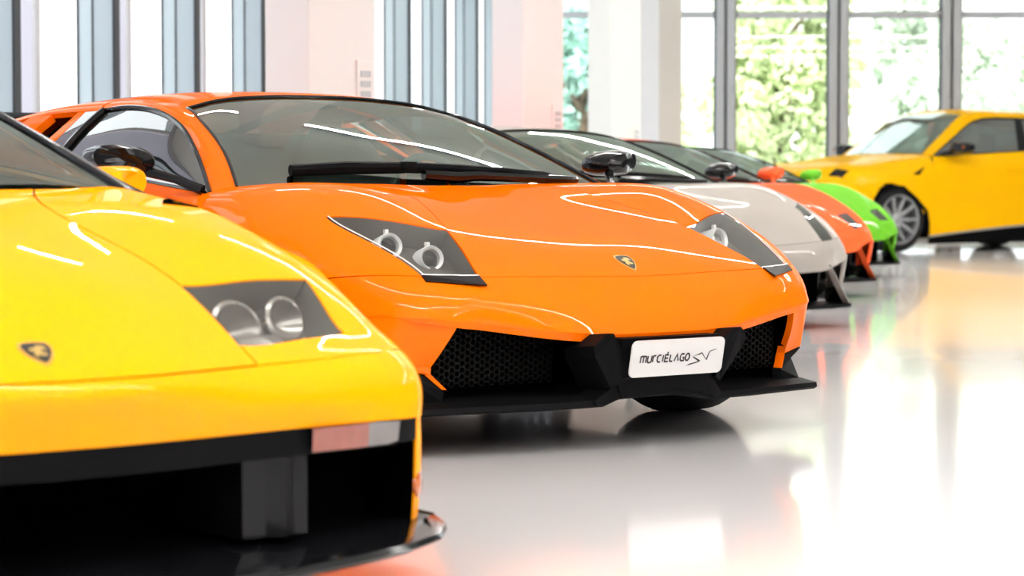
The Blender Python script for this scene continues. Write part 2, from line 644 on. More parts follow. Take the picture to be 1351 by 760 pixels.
# linear ceiling lamps: long slim lines across the hall
for y in (-5.5, -1.0, 3.6, 13.4, 21.5):
    xa, xb = glx(y) + 1.0, 13.5
    L = xb - xa
    e = empty('ceiling_lamp', ((xa + xb) / 2, y, ROOM_TOP))
    tag(e, 'long slim linear lamp fixed across the showroom ceiling', 'lamp', 'linear ceiling lamps')
    a = MB()
    a.box((0, 0, -0.05), (L, 0.13, 0.098), bev=.006)
    a.build('housing', M['alu'], e, smooth=False)
    b = MB()
    b.box((0, 0, -0.105), (L - .04, 0.09, 0.014))
    b.build('diffuser', M['lamp_on'], e, smooth=False)


# ------------------------------------------------------------------ outside: trees and poles
def tree(x, y, h, r, mat, label, seed):
    rng = random.Random(seed)
    t = empty('tree', (x, y, -0.22))
    tag(t, label, 'tree', 'trees beyond the glass wall')
    tk = MB()
    tk.tube([(0, 0, 0), (.05, .03, h * .3), (-.04, .06, h * .6), (.02, 0, h * .85)], [.2, .16, .1, .03], 10)
    for q in range(7):
        a = rng.uniform(0, 2 * PI)
        z0 = h * rng.uniform(.28, .65)
        tk.tube([(0, 0, z0), (math.cos(a) * r * .4, math.sin(a) * r * .4, z0 + h * .1), (math.cos(a) * r * .75, math.sin(a) * r * .75, z0 + h * .17)], [.07, .045, .015], 6)
    tk.build('trunk', M['bark'], t)
    cr = MB()
    blobs = []
    for q in range(34):
        a, el = rng.uniform(0, 2 * PI), rng.uniform(-.8, 1)
        rr = r * rng.uniform(.35, .85)
        blobs.append((math.cos(a) * rr * math.sqrt(1 - el * el * .7), math.sin(a) * rr * math.sqrt(1 - el * el * .7), h * .58 + el * h * .36, r * rng.uniform(.2, .38)))
    for (bx, by, bz, br) in blobs:
        for q in range(230):
            u = Vector((rng.gauss(0, 1), rng.gauss(0, 1), rng.gauss(0, 1))).normalized() * br * rng.uniform(.6, 1.1)
            c = Vector((bx, by, bz)) + u
            a = Vector((rng.gauss(0, 1), rng.gauss(0, 1), rng.gauss(0, 1))).normalized()
            b = a.cross(Vector((rng.gauss(0, 1), rng.gauss(0, 1), rng.gauss(0, 1)))).normalized()
            s = rng.uniform(.08, .17)
            cr.add([c - a * s, c + b * s * .5, c + a * s, c - b * s * .5], [(0, 1, 2, 3)])
    cr.build('crown', mat, t, smooth=False, recalc=False)
    return t


tree(4.75, 42.0, 5.6, 1.55, M['leaf_lime'], 'bright lime green tree behind the window left of the yellow utility car', 1)
tree(2.6, 52.0, 3.9, 1.5, M['leaf_lime'], 'low lime green tree seen through the narrow panes beside the last pillar', 2)
tree(9.0, 50.0, 6.0, 1.9, M['leaf_pale'], 'pale green tree beside the red flagpole above the yellow utility car roof', 3)
tree(12.2, 52.5, 5.6, 1.7, M['leaf_pale'], 'pale green tree at the right end of the glass wall', 4)
tree(1.15, 38.5, 3.9, .95, M['leaf_teal'], 'blue green tree framed between the two inner white pillars', 5)
for (x, y, m, lab) in ((7.0, 46.2, 'pole_white', 'pale grey post standing outside beside the lime green tree'), (7.4, 41.5, 'pole_red', 'red and white pole standing outside behind the utility car roof')):
    t = empty('flagpole', (x, y, -0.22))
    tag(t, lab, 'pole')
    a = MB()
    a.lathe([(0, 0), (.16, 0), (.16, .05), (.06, .08), (.055, 5.0), (0, 5.0)], (0, 0, 0), (0, 0, 1), 16)
    a.build('shaft', M['pole_white'], t)
    b = MB()
    b.lathe([(.062, 1.5), (.066, 1.5), (.066, 2.3), (.062, 2.3)] if m == 'pole_red' else [(.062, 4.9), (.075, 4.9), (.075, 5.05), (0, 5.08)], (0, 0, 0), (0, 0, 1), 16)
    b.build('band', M[m], t)


# ------------------------------------------------------------------ cars: shared pieces
# car frame: x runs back from the nose, y to the car's own right, z up
def wheel(car, x, y, r, width, rim_mat, spokes=10, twin=False):
    """y is the outer face; its sign is the side"""
    sd = 1 if y > 0 else -1
    rr = r * 0.74
    rim = MB()
    o = (x, y, r)
    ax = (0, -sd, 0)             # inwards
    rim.lathe([(rr, 0.012), (rr + .006, 0.0), (rr - .012, 0.0), (rr - .022, 0.02), (rr - .03, width * .85), (rr - .006, width * .95)], o, ax, 40)
    rim.lathe([(0, .045), (.035, .045), (.055, .055), (.065, .075), (.06, .10), (0, .10)], o, ax, 24)
    for k in range(spokes):
        a = 2 * PI * k / spokes
        for off in ((-.035, .035) if twin else (0,)):
            dx, dz = math.cos(a), math.sin(a)
            tx, tz = -dz, dx
            w0, w1 = (.012, .011) if twin else (.02, .016)
            pts = []
            for (rad, w, dep) in ((.05, w0, .055), (rr - .02, w1, .015)):
                oo = off * (rad / rr) + 0
                for s in (-1, 1):
                    pts.append((x + dx * rad + tx * (oo + s * w), y - sd * dep, r + dz * rad + tz * (oo + s * w)))
            rim.prism([pts[0], pts[1], pts[3], pts[2]], (0, -sd * .03, 0))
    w = rim.build('wheel', rim_mat, car)
    ty = MB()
    ty.lathe([(rr, .008), (rr + .02, -.004), (r - .045, -.008), (r - .012, .012), (r, .04), (r, width - .04), (r - .012, width - .012), (r - .045, width + .004), (rr, width)], o, ax, 48, closed=True)
    ty.build('tyre', M['rubber'], w)
    bd = MB()
    bd.lathe([(.05, .10), (rr - .05, .10), (rr - .05, .125), (.05, .125)], o, ax, 32, closed=True)
    bd.build('brake_disc', M['grey_rim'], w)
    return w


def arch_liner(car, x, y0, y1, r):
    mb = MB()
    n = 16
    g = [[(x + r * math.cos(PI * k / n), y, .30 + r * math.sin(PI * k / n)) for y in (y0, y1)] for k in range(n + 1)]
    mb.grid(g)
    return mb


CAB = [
    [(1.25, 0, .785), (1.27, .31, .785), (1.315, .57, .784), (1.36, .755, .775), (1.375, .80, .77), (1.395, .832, .757)],
    [(1.56, 0, .930), (1.57, .27, .928), (1.595, .49, .921), (1.63, .655, .908), (1.67, .688, .913), (1.72, .70, .90)],
    [(1.83, 0, 1.027), (1.835, .26, 1.024), (1.845, .455, 1.014), (1.85, .60, .993), (1.885, .628, .997), (1.92, .645, .985)],
    [(2.07, 0, 1.097), (2.07, .25, 1.091), (2.055, .43, 1.073), (2.03, .555, 1.045), (2.09, .592, 1.05), (2.15, .612, 1.039)],
    [(2.32, 0, 1.122), (2.32, .25, 1.117), (2.32, .43, 1.102), (2.33, .545, 1.080), (2.34, .583, 1.069), (2.35, .605, 1.057)],
    [(2.62, 0, 1.125), (2.62, .25, 1.12), (2.62, .43, 1.105), (2.60, .55, 1.081), (2.57, .59, 1.066), (2.54, .612, 1.049)],
]
GLS_T = [(1.395, .832, .757), (1.72, .70, .90), (1.92, .645, .985), (2.15, .612, 1.039), (2.35, .605, 1.057), (2.54, .612, 1.049)]
GLS_B = [(1.40, .836, .755), (1.62, .846, .778), (1.85, .85, .80), (2.06, .848, .822), (2.27, .843, .843), (2.48, .835, .864)]
REAR = [
    [(2.62, 0, 1.125), (2.62, .25, 1.12), (2.62, .45, 1.102), (2.60, .58, 1.07), (2.54, .612, 1.049)],
    [(3.02, 0, 1.105), (3.02, .28, 1.098), (3.02, .50, 1.08), (3.02, .62, 1.055), (3.02, .665, 1.034)],
    [(3.35, 0, 1.06), (3.35, .30, 1.055), (3.35, .53, 1.038), (3.35, .66, 1.01), (3.35, .71, .985)],
    [(3.70, 0, 1.01), (3.70, .32, 1.005), (3.70, .58, .99), (3.70, .72, .968), (3.70, .79, .945)],
    [(4.15, 0, .965), (4.15, .34, .962), (4.15, .62, .95), (4.15, .78, .935), (4.15, .85, .915)],
    [(4.55, 0, .935), (4.55, .36, .932), (4.55, .64, .925), (4.55, .80, .91), (4.55, .87, .885)],
    [(4.70, 0, .88), (4.70, .36, .88), (4.69, .64, .87), (4.67, .80, .86), (4.63, .88, .83)],
]
QUART = [  # rail line to belt line to side to sill, front to back
    [(2.54, .612, 1.049), (2.48, .835, .864), (2.50, .925, .79), (2.52, .955, .60), (2.54, .965, .42), (2.56, .95, .14)],
    [(2.66, .613, 1.054), (2.56, .855, .884), (2.60, .94, .79), (2.64, .975, .60), (2.66, .985, .42), (2.68, .97, .14)],
    [(2.71, .617, 1.052), (2.60, .862, .894), (2.68, .95, .80), (2.74, .985, .60), (2.76, .995, .42), (2.78, .98, .14)],
    [(2.88, .642, 1.043), (2.74, .872, .915), (2.85, .965, .82), (2.92, 1.0, .62), (2.98, 1.005, .42), (3.0, .99, .14)],
    [(3.02, .665, 1.034), (2.90, .885, .925), (3.00, .975, .83), (3.10, 1.008, .64), (3.22, 1.012, .44), (3.26, 1.0, .16)],
    [(3.35, .71, .985), (3.25, .91, .92), (3.30, .99, .83), (3.34, 1.018, .68), (3.345, 1.022, .48), (3.31, 1.01, .30)],
    [(3.70, .79, .945), (3.68, .935, .905), (3.69, 1.0, .83), (3.69, 1.025, .75), (3.69, 1.026, .72), (3.69, 1.022, .69)],
    [(4.15, .85, .915), (4.14, .945, .87), (4.12, 1.0, .80), (4.08, 1.02, .66), (4.045, 1.02, .48), (4.07, 1.01, .30)],
    [(4.55, .87, .885), (4.53, .93, .84), (4.51, .97, .76), (4.48, .98, .60), (4.46, .98, .44), (4.46, .97, .22)],
    [(4.63, .88, .83), (4.64, .91, .79), (4.64, .92, .72), (4.62, .93, .58), (4.60, .92, .44), (4.56, .91, .24)],
]
DOOR = [
    [(1.395, .834, .757), (1.42, .90, .71), (1.42, .955, .60), (1.41, .962, .45), (1.42, .955, .27), (1.44, .93, .13)],
    [(1.75, .849, .790), (1.75, .91, .735), (1.75, .95, .60), (1.75, .957, .45), (1.75, .95, .27), (1.75, .93, .13)],
    [(2.10, .846, .826), (2.10, .915, .76), (2.12, .95, .60), (2.14, .957, .45), (2.15, .95, .27), (2.16, .935, .13)],
    [(2.48, .835, .864), (2.50, .925, .79), (2.52, .955, .60), (2.54, .965, .42), (2.56, .96, .27), (2.56, .95, .14)],
]


def coupe(spec):
    P = M[spec['paint']]
    n = spec.get('n', 5)
    th = spec['th']
    car = empty('sports_car', (spec['X0'], spec['Y0'], 0), PI / 2 + th)
    tag(car, spec['label'], 'car', 'sports cars in the row')
    kind = spec['kind']
    # ---- front
    F = Surf(spec['front'], n, sharp_r=spec.get('sharp_r', (1,)), sharp_c=spec.get('sharp_c', ()), full=True, smooth=n * 2)
    hc = spec['hood_col']
    r0, r1, c0, c1 = spec['lamp']
    NR, NC = F.nr, len(spec['front'][0]) - 1
    F.panel('hood', F.sym(3, NR, hc), P, car, gap=spec.get('hood_gap', .0018))
    F.panel('front_bumper', F.sym(0, 3, NC), P, car)
    for side in ('right', 'left'):
        sel = getattr(F, side)
        lampc = sel(r0, r1, c0, c1)
        F.panel('fender', sel(3, NR, hc, NC) - lampc, P, car, flange=.03)
        h = F.panel('headlight', lampc, M['lamp_grey'], car, gap=.003, flange=0, lift=-.075)
        F.panel('lamp_cover', lampc, M['lamp_glass'], h, gap=.0025, flange=0, lift=-.001)
        wl = F.panel('lamp_bezel', lampc, M['lamp_edge'], h, gap=.0026, flange=.075, lift=-.0025)
        # keep only the rim walls of the bezel
        bm = bmesh.new()
        bm.from_mesh(wl.data)
        D = F.D.reshape(-1, 3)
        ins = MB()
        bmesh.ops.delete(bm, geom=[f for f in bm.faces if f.calc_area() > 0 and all(len(e.link_faces) > 1 for e in f.edges)], context='FACES')
        bm.to_mesh(wl.data)
        bm.free()
    # ---- cabin
    C = Surf(CAB, n, sharp_r=(), sharp_c=(3,), full=True)
    ws = C.panel('windshield', C.sym(0, 3, 3), M['windshield'], car, gap=.004, flange=0, lift=-.003, outward=(-.6, 0, .8))
    seal = MB()
    row0 = [tuple(p) for p in C.D[2 * 0, :]]
    k = C.k
    edge = [tuple(C.D[i, (k + 3) * n]) for i in range(0, 3 * n + 1)]
    top = [tuple(C.D[3 * n, j]) for j in range((k + 3) * n, (k - 3) * n - 1, -1)]
    loop = edge + top[1:] + mir(edge[::-1])[1:]
    seal.tube(loop, .0065, 6)
    seal.build('window_seal', M['gloss_black'], ws)
    pil = C.right(0, 3, 3, 5) | C.left(0, 3, 3, 5)
    roofc = C.sym(3, 5, 5)
    if spec.get('pillar'):
        for c_ in (C.right(0, 3, 3, 5), C.left(0, 3, 3, 5)):
            C.panel('windshield_pillar', c_, M[spec['pillar']], car, gap=.001, flange=.02)
    else:
        roofc |= pil
    C.panel('roof', roofc, P, car, gap=.001, flange=.010)
    C.panel('headliner', roofc | pil, M['headliner'], car, gap=.002, flange=0, lift=-.016)
    # ---- side glass, door, quarter
    for s in (1, -1):
        mf = (lambda q: q) if s > 0 else (lambda q: [(p[0], -p[1], p[2]) for p in q])
        mid = [tuple((np.array(a) + np.array(b)) / 2 + np.array([0, .012, 0])) for a, b in zip(GLS_T, GLS_B)]
        S = Surf([mf(GLS_B), mf(mid), mf(GLS_T)], n)
        ow = (0, s, .3)
        g = S.panel('side_window', S.cells(0, 2, 0, 5), M['side_glass'], car, gap=.004, flange=0, lift=-.004, outward=ow)
        sl = MB()
        sl.tube([tuple(p) for p in S.D[-1]], .008, 6)
        sl.tube([tuple(p) for p in S.D[0]], .006, 6)
        sl.build('window_seal', M['gloss_black'], g)
        dv = MB()
        e = [tuple(p) for p in S.D[:, -1]]
        dv.tube([(p[0] - .012, p[1] + s * .003, p[2]) for p in e], .014, 6)
        dv.build('window_divider', M['gloss_black'], g)
        Dr = Surf([mf(r) for r in DOOR], n)
        Dr.panel('door', Dr.cells(0, 3, 0, 4), P, car, outward=(0, s, .1))
        Dr.panel('door_trim', Dr.cells(0, 3, 0, 4), M['headliner'], car, gap=.002, flange=0, lift=-.025, outward=(0, s, .1))
        Dr.panel('side_sill', Dr.cells(0, 3, 4, 5), M['black'], car, outward=(0, s, 0))
        Q = Surf([mf(r) for r in QUART], n, sharp_c=(1,))
        Q.panel('quarter_window', Q.cells(0, 1, 0, 1), M['side_glass'], car, gap=.004, flange=0, outward=(0, s, .3))
        Q.panel('rear_quarter', Q.cells(0, 9, 1, 5) | Q.cells(1, 2, 0, 1) | Q.cells(3, 4, 0, 1) | Q.cells(5, 9, 0, 1), P, car, gap=.001, flange=.03, outward=(0, s, .2))
        Q.panel('quarter_trim', Q.cells(0, 3, 1, 4) | Q.cells(1, 2, 0, 1), M['headliner'], car, gap=.002, flange=0, lift=-.035, outward=(0, s, .2))
        Q.panel('air_intake', Q.cells(2, 3, 0, 1) | Q.cells(4, 5, 0, 1), M['void'], car, gap=0, flange=0, lift=-.05, outward=(0, s, .3))
        al = arch_liner(car, 1.02, s * .55, s * .93, .325)
        al.build('wheel_arch', M['black'], car)
        al = arch_liner(car, 3.69, s * .55, s * 1.0, .375)
        al.build('wheel_arch', M['black'], car)
        wheel(car, 1.02, s * .935, .312, .245, M[spec['rim']])
        wheel(car, 3.69, s * 1.0, .335, .335, M[spec['rim']])
        # mirror on its arm
        mr = MB()
        rows = []
        for (x, sc) in ((1.545, .30), (1.56, .75), (1.60, 1.0), (1.67, 1.0), (1.695, .93)):
            ring = []
            for q in range(28):
                a = 2 * PI * q / 28
                ca, sa = math.cos(a), math.sin(a)
                ring.append((x + .05 * max(0, ca) * (1 if sc < .9 else .4), s * (1.02 + .105 * sc * math.copysign(abs(ca) ** .85, ca)), .862 + .047 * sc * math.copysign(abs(sa) ** .85, sa) + .01 * ca))
            rows.append(ring + [ring[0]])
        mr.grid(rows)
        mr.add(rows[0][:-1], [tuple(range(28))])
        mr.tube([(1.42, s * .845, .765), (1.50, s * .90, .80), (1.58, s * .96, .825)], [.018, .014, .018], 8)
        off = spec.get('mirror_off')
        if off:
            mr.v = [(p[0] + off[0], p[1] + s * off[1], p[2] + off[2]) for p in mr.v]
            rows = [[(p[0] + off[0], p[1] + s * off[1], p[2] + off[2]) for p in r] for r in rows]
        mo = mr.build('mirror', M[spec.get('mirror', 'gloss_black')], car)
        mg = MB()
        mg.add([(x_, y_, z_) for (x_, y_, z_) in rows[-1][:-1]], [tuple(range(28))])
        mg.build('mirror_glass', M['chrome'], mo)
    # ---- rear deck and tail
    R = Surf(REAR, n, full=True)
    R.panel('engine_cover', R.sym(0, 4, 2), M['gloss_black'] if kind == 'murc' else P, car, flange=.02)
    R.panel('rear_deck', R.sym(0, 6, 4) - R.sym(0, 4, 2), P, car, flange=.02)
    tl = MB()
    G = [[(4.70 - .16 * (abs(y) / .88) ** 2 - dx, y, z) for y in np.linspace(-.88, .88, 13)] for z, dx in ((.87, .01), (.72, .0), (.5, .03), (.26, .09))]
    tl.grid(G)
    tl.build('rear_bumper', P, car)
    if spec.get('wing'):
        w = MB()
        sec = [(0, 0), (.06, .022), (.16, .018), (.26, -.002), (.16, -.012), (.05, -.016)]
        ys = np.linspace(-.86, .86, 9)
        g = [[(4.34 + a + .05 * (y / .86) ** 2, y, 1.075 + b) for (a, b) in sec] + [(4.34 + .05 * (y / .86) ** 2, y, 1.075)] for y in ys]
        w.grid(g)
        w.add([g[0][i] for i in range(6)], [tuple(range(6))]).add([g[-1][i] for i in range(6)], [tuple(range(6))])
        for s in (1, -1):
            w.prism([(4.40, s * .55, .92), (4.52, s * .55, .92), (4.56, s * .55, 1.07), (4.42, s * .55, 1.07)], (0, s * .02, 0))
        w.build('rear_wing', M['black'], car)
    # ---- what shows through the glass
    dh = MB()
    dh.grid([[(1.28, y, .745 - .02 * (y / .75) ** 2), (1.50, y, .772 - .02 * (y / .75) ** 2), (1.72, y, .76 - .02 * (y / .75) ** 2), (1.80, y, .70), (1.80, y, .42)] for y in np.linspace(-.76, .76, 9)] if False else
            [[(x, y * w, z) for (x, z, w) in ((1.30, .745, .92), (1.50, .768, .98), (1.70, .762, 1.0), (1.80, .70, 1.0), (1.82, .40, 1.0))] for y in np.linspace(-.78, .78, 9)])
    dh.build('dashboard', M['leather'], car)
    sw = MB()
    th_ = [2 * PI * q / 28 for q in range(29)]
    sw.tube([(1.88 + .06 * math.sin(t), -.38 + .175 * math.cos(t), .72 + .165 * math.sin(t)) for t in th_], .014, 8, cap=False)
    sw.tube([(1.80, -.38, .70), (1.89, -.38, .72)], .035, 10)
    sw.prism([(1.885, -.55, .735), (1.885, -.21, .735), (1.885, -.23, .70), (1.885, -.53, .70)], (.015, 0, 0))
    sw.build('steering_wheel', M['leather'], car)
    for s in (1, -1):
        st = MB()
        prof = [(2.28, .44), (2.36, .62), (2.44, .80), (2.50, .93), (2.53, 1.0)]
        rows = []
        for (x, z), w, t in zip(prof, (.25, .255, .24, .16, .10), (.06, .07, .06, .05, .03)):
            ring = []
            for q in range(14):
                a = 2 * PI * q / 14
                ring.append((x - t * math.sin(a), s * .37 + w * math.copysign(abs(math.cos(a)) ** .6, math.cos(a)), z))
            rows.append(ring + [ring[0]])
        st.grid(rows)
        st.add(rows[-1][:-1], [tuple(range(14))])
        st.box((2.08, s * .37, .40), (.50, .50, .14), bev=.04)
        st.build('seat', M['leather'], car)
    bk = MB()
    bk.box((2.78, 0, .58), (.03, 1.30, .80))
    bk.box((2.1, 0, .245), (1.55, 1.66, .03))
    bk.build('cabin_shell', M['void'], car, smooth=False)
    ub = MB()
    ub.box((2.5, 0, .20), (3.9, 1.06, .14))
    ub.box((2.36, 0, .19), (1.62, 1.82, .10))
    ub.box((1.0, 0, .47), (.9, 1.06, .12))
    ub.build('underbody', M['void'], car, smooth=False)
    return car, F, C


def wiper(car):
    w = MB()
    a = np.array
    # two curved blades lying along the windshield base
    cen = a([1.300, .15, .838])
    w.tube([(1.362, .555, .828), (1.335, .36, .837), tuple(cen)], [.019, .022, .019], 8)
    w.tube([tuple(cen + [0, .01, .002]), (1.280, -.05, .833), (1.275, -.24, .824), (1.280, -.42, .813), (1.288, -.475, .806)], [.019, .018, .017, .015, .011], 8)
    o = w.build('wiper', M['black'], car)
    b = MB()
    b.tube([(1.262, .10, .815), (1.256, -.02, .808), (1.256, -.12, .812), (1.258, -.30, .806), (1.262, -.50, .798), (1.285, -.565, .798)], [.018, .021, .018, .016, .016, .013], 8)
    b.build('wiper_arm', M['gloss_black'], o)
    c = MB()
    c.box(tuple(cen + [-.01, -.005, .004]), (.045, .05, .034), bev=.006)
    c.build('wiper_joint', M['black'], o)
    return o


def badge(car, bvh, x, y, L, W):
    """shield badge: gold rim, black field and a gold bull-like mark"""
    def shield(s):
        # broad end uphill (larger x), point towards the nose
        pts = [(0.5, -.42), (0.56, 0), (0.5, .42), (.30, .50), (-.05, .42), (-.35, .22), (-.55, 0), (-.35, -.22), (-.05, -.42), (.30, -.50)]
        return [(x + p[0] * L * s, y + p[1] * W * s) for p in pts]
    o = None
    for name, s, lift, mat in (('emblem', 1.0, .003, 'gold'), ('emblem_field', .86, .0042, 'ink')):
        p = drape(bvh, shield(s), lift)
        m = MB()
        m.prism(p, (.0, 0, -.003))
        q = m.build(name, M[mat], o or car, smooth=False)
        o = o or q
    bull = [(.28, -.22), (.10, -.28), (.16, -.12), (-.02, -.08), (-.14, -.22), (-.18, -.06), (-.10, .06), (-.26, .12), (-.12, .2), (.02, .12), (.10, .26), (.2, .2), (.16, .06), (.3, .02)]
    p = drape(bvh, [(x + a * L, y + b * W) for a, b in bull], .0052)
    m = MB()
    m.prism(p, (0, 0, -.002))
    m.build('emblem_bull', M['gold'], o, smooth=False)
    return o


def honeycomb(name, parent, fn, inside, y0, y1, z0, z1, size, mat, wall=.0035, depth=.012):
    """open hexagonal mesh in the (y, z) plane carried onto fn(y, z) -> point"""
    mb = MB()
    dy, dz = size * 1.5, size * math.sqrt(3)
    j = 0
    y = y0
    while y <= y1:
        z = z0 + (dz / 2 if j % 2 else 0)
        while z <= z1:
            if inside(y, z):
                ro, ri = [], []
                for q in range(6):
                    a = PI / 3 * q
                    ro.append((y + size * math.cos(a), z + size * math.sin(a)))
                    ri.append((y + (size - wall) * math.cos(a), z + (size - wall) * math.sin(a)))
                A = [np.array(fn(*p)) for p in ro]
                B = [np.array(fn(*p)) for p in ri]
                Cc = [p + [depth, 0, 0] for p in B]
                mb.add(A + B + Cc, [(i, (i + 1) % 6, 6 + (i + 1) % 6, 6 + i) for i in range(6)] + [(6 + i, 6 + (i + 1) % 6, 12 + (i + 1) % 6, 12 + i) for i in range(6)])
            z += dz
        y += dy
        j += 1
    return mb.build(name, mat, parent, smooth=False, recalc=False)


# ------------------------------------------------------------------ the orange car
FRONT_ORANGE = [
    [(.184, 0, .318), (.208, .28, .324), (.270, .56, .361), (.290, .64, .371), (.310, .70, .380), (.393, .805, .392), (.66, .92, .385)],
    [(.172, 0, .345), (.195, .28, .350), (.258, .56, .384), (.280, .64, .392), (.302, .70, .399), (.385, .81, .407), (.655, .92, .395)],
    [(.210, 0, .434), (.228, .28, .439), (.268, .563, .452), (.295, .64, .457), (.330, .72, .462), (.43, .825, .466), (.672, .93, .45)],
    [(.274, 0, .508), (.290, .28, .513), (.334, .561, .517), (.360, .64, .519), (.391, .72, .521), (.50, .845, .522), (.695, .938, .50)],
    [(.44, 0, .594), (.445, .26, .593), (.466, .520, .586), (.52, .64, .602), (.58, .763, .612), (.63, .875, .588), (.745, .952, .535)],
    [(.607, 0, .643), (.607, .25, .644), (.607, .477, .647), (.683, .635, .676), (.774, .800, .687), (.81, .895, .650), (.845, .962, .578)],
    [(.82, 0, .692), (.82, .22, .695), (.80, .410, .708), (.86, .57, .752), (.94, .745, .757), (1.00, .89, .705), (1.02, .970, .632)],
    [(1.03, 0, .738), (1.03, .17, .740), (1.03, .345, .764), (1.06, .56, .786), (1.12, .75, .780), (1.20, .895, .722), (1.22, .970, .565)],
    [(1.235, 0, .780), (1.245, .15, .781), (1.26, .30, .785), (1.31, .57, .786), (1.36, .757, .776), (1.42, .90, .712), (1.40, .962, .455)],
]
orange, F, C = coupe(dict(paint='orange', th=.6513, X0=.5523, Y0=6.8396, kind='murc', n=6, front=FRONT_ORANGE, hood_col=2, lamp=(3, 5, 2, 4),
                          rim='grey_rim', wing=True,
                          label='bright orange sports car with a white show plate under its nose'))
fb = F.bvh()
badge(orange, fb, .336, 0, .072, .064)
wiper(orange)
for s in (1, -1):
    # black foot of each headlight, proud of the bumper
    A, B, LB, L_ = [(.286, s * .567, .492), (.370, s * .722, .504), (.392, s * .722, .5215), (.336, s * .560, .5175)]
    mb = MB()
    mb.prism([A, B, LB, L_], (-.004, 0, .004))
    hl = [o for o in orange.children if o.name.startswith('headlight')][0 if s > 0 else 1]
    mb.build('headlight_foot', M['gloss_black'], hl, smooth=False)
    for (c, r) in (((.566, s * .568, .563), .039), ((.655, s * .655, .600), .039)):
        m = MB()
        ax = np.array([-.90, s * .16, .22])
        ax /= np.linalg.norm(ax)
        m.lathe([(r * .72, -.05), (r, -.045), (r, .012), (r * .93, .018), (r * .74, .010), (r * .70, -.012)], c, ax, 32)
        m.box(tuple(np.array(c) + np.array([.015, s * .0, r + .004])), (.014, .012, .014), bev=.002)
        o = m.build('projector', M['lamp_ring'], hl)
        d = MB()
        d.lathe([(r * .70, -.006), (r * .5, .006), (r * .25, .012), (0.0005, .014)], c, ax, 24)
        d.build('projector_lens', M['lens'], o)
    # thin bright rod along the lower edge of the lamp
    m = MB()
    e0 = [F.D[i, (F.k + s * 4) * F.n] for i in range(3 * F.n, 5 * F.n + 1)]
    m.tube([(p[0] - .004, p[1] - s * .006, p[2] + .002) for p in e0], .0022, 6)
    e1 = [F.D[3 * F.n, j] for j in range((F.k + s * 2) * F.n, (F.k + s * 4) * F.n + s, s)]
    m.tube([(p[0] + .001, p[1], p[2] + .004) for p in e1], .003, 6)
    m.build('headlight_trim', M['lamp_ring'], hl)

    # orange strip that closes the intake on its outer side and runs round the corner
    E_ = Surf([[(.292, s * .658, .390), (.335, s * .735, .3985), (.387, s * .812, .404), (.50, s * .87, .40), (.655, s * .92, .392)],
               [(.330, s * .684, .32), (.362, s * .74, .325), (.402, s * .811, .33), (.51, s * .878, .32), (.658, s * .928, .32)],
               [(.374, s * .702, .260), (.392, s * .745, .26), (.412, s * .803, .257), (.515, s * .875, .26), (.66, s * .93, .26)]], 4)
    E_.panel('bumper_end', E_.cells(0, 2, 0, 4), M['orange'], orange, gap=0, flange=.02, outward=(-1, s * 1, 0))
    m = MB()
    m.prism([(.374, s * .702, .262), (.412, s * .803, .257), (.390, s * .712, .238), (.360, s * .672, .195), (.352, s * .662, .195), (.378, s * .700, .240)], (.03, -s * .008, 0))
    m.build('bumper_tip', M['orange'], orange, smooth=False)
    # black end plate of the splitter
    m = MB()
    m.prism([(.412, s * .803, .252), (.50, s * .86, .256), (.64, s * .915, .256), (.64, s * .915, .13), (.47, s * .865, .13), (.395, s * .83, .135), (.362, s * .672, .16), (.362, s * .668, .19), (.390, s * .706, .232)], (.02, -s * .02, 0))
    m.build('splitter_endplate', M['black'], orange, smooth=False)

    # intake: dark back, top rim, honeycomb
    def gy(y, z):
        t = abs(y) / .66
        return (.365 + .03 * t * t + .16 * max(0, .39 - z) * 0.3, s * abs(y), z)

    def zin(y):
        return .330 + .048 * ((y - .25) / .41)
    honeycomb('intake_grille', orange, gy, lambda y, z: z < zin(y) - .006 and z > .20, .265, .675, .165, .40, .0115, M['mesh_black'], wall=.0028)
    m = MB()
    bk = [[(.46, s * y, z) for z in (.14, zin(min(.66, max(y, .25))) + .04)] for y in (.10, .25, .45, .60, .70)]
    m.grid(bk)
    m.grid([[(.345, s * .705, .385), (.42, s * .715, .15)], [(.50, s * .70, .40), (.50, s * .70, .15)]])
    m.build('intake_cavity', M['void'], orange, smooth=False)
    # upright fins beside the plate and the struts below it
    m = MB()
    m.prism([(.112, s * .262, .354), (.120, s * .232, .352), (.132, s * .192, .30), (.140, s * .185, .205), (.155, s * .215, .190), (.140, s * .285, .285), (.126, s * .300, .318)], (.14, 0, -.012))
    m.prism([(.150, s * .10, .235), (.155, s * .175, .212), (.185, s * .25, .150), (.185, s * .23, .137), (.17, s * .16, .155)], (.10, 0, 0))
    m.build('intake_fin', M['black'], orange, smooth=False, angle=20)
# centre block behind the plate
m = MB()
m.prism([(.125, -.19, .335), (.125, .19, .335), (.160, .19, .215), (.165, .165, .160), (.165, -.165, .160), (.160, -.19, .215)], (.20, 0, 0))
m.build('bumper_centre', M['black'], orange, smooth=False)
# splitter: one blade following the plan of the nose
plan = [(.185, .0, .158), (.185, .15, .156), (.185, .21, .137), (.215, .40, .134), (.262, .60, .133), (.280, .70, .133), (.315, .785, .130), (.39, .842, .125), (.56, .90, .125)]
full = mir(plan[::-1])[:-1] + plan
m = MB()
rows = []
for (x, y, z) in full:
    rows.append([(x + .012, y, z - .006), (x, y, z + .002), (x + .004, y, z + .016), (x + .06, y * .99, z + .026), (.60, y * .97, z + .03), (.60, y * .97, z - .004), (x + .012, y, z - .006)])
m.grid(rows)
m.build('splitter', M['black'], orange, angle=28)

# show plate with its writing
pe = empty('show_plate', (.1075, 0, .275))
pe.parent = orange
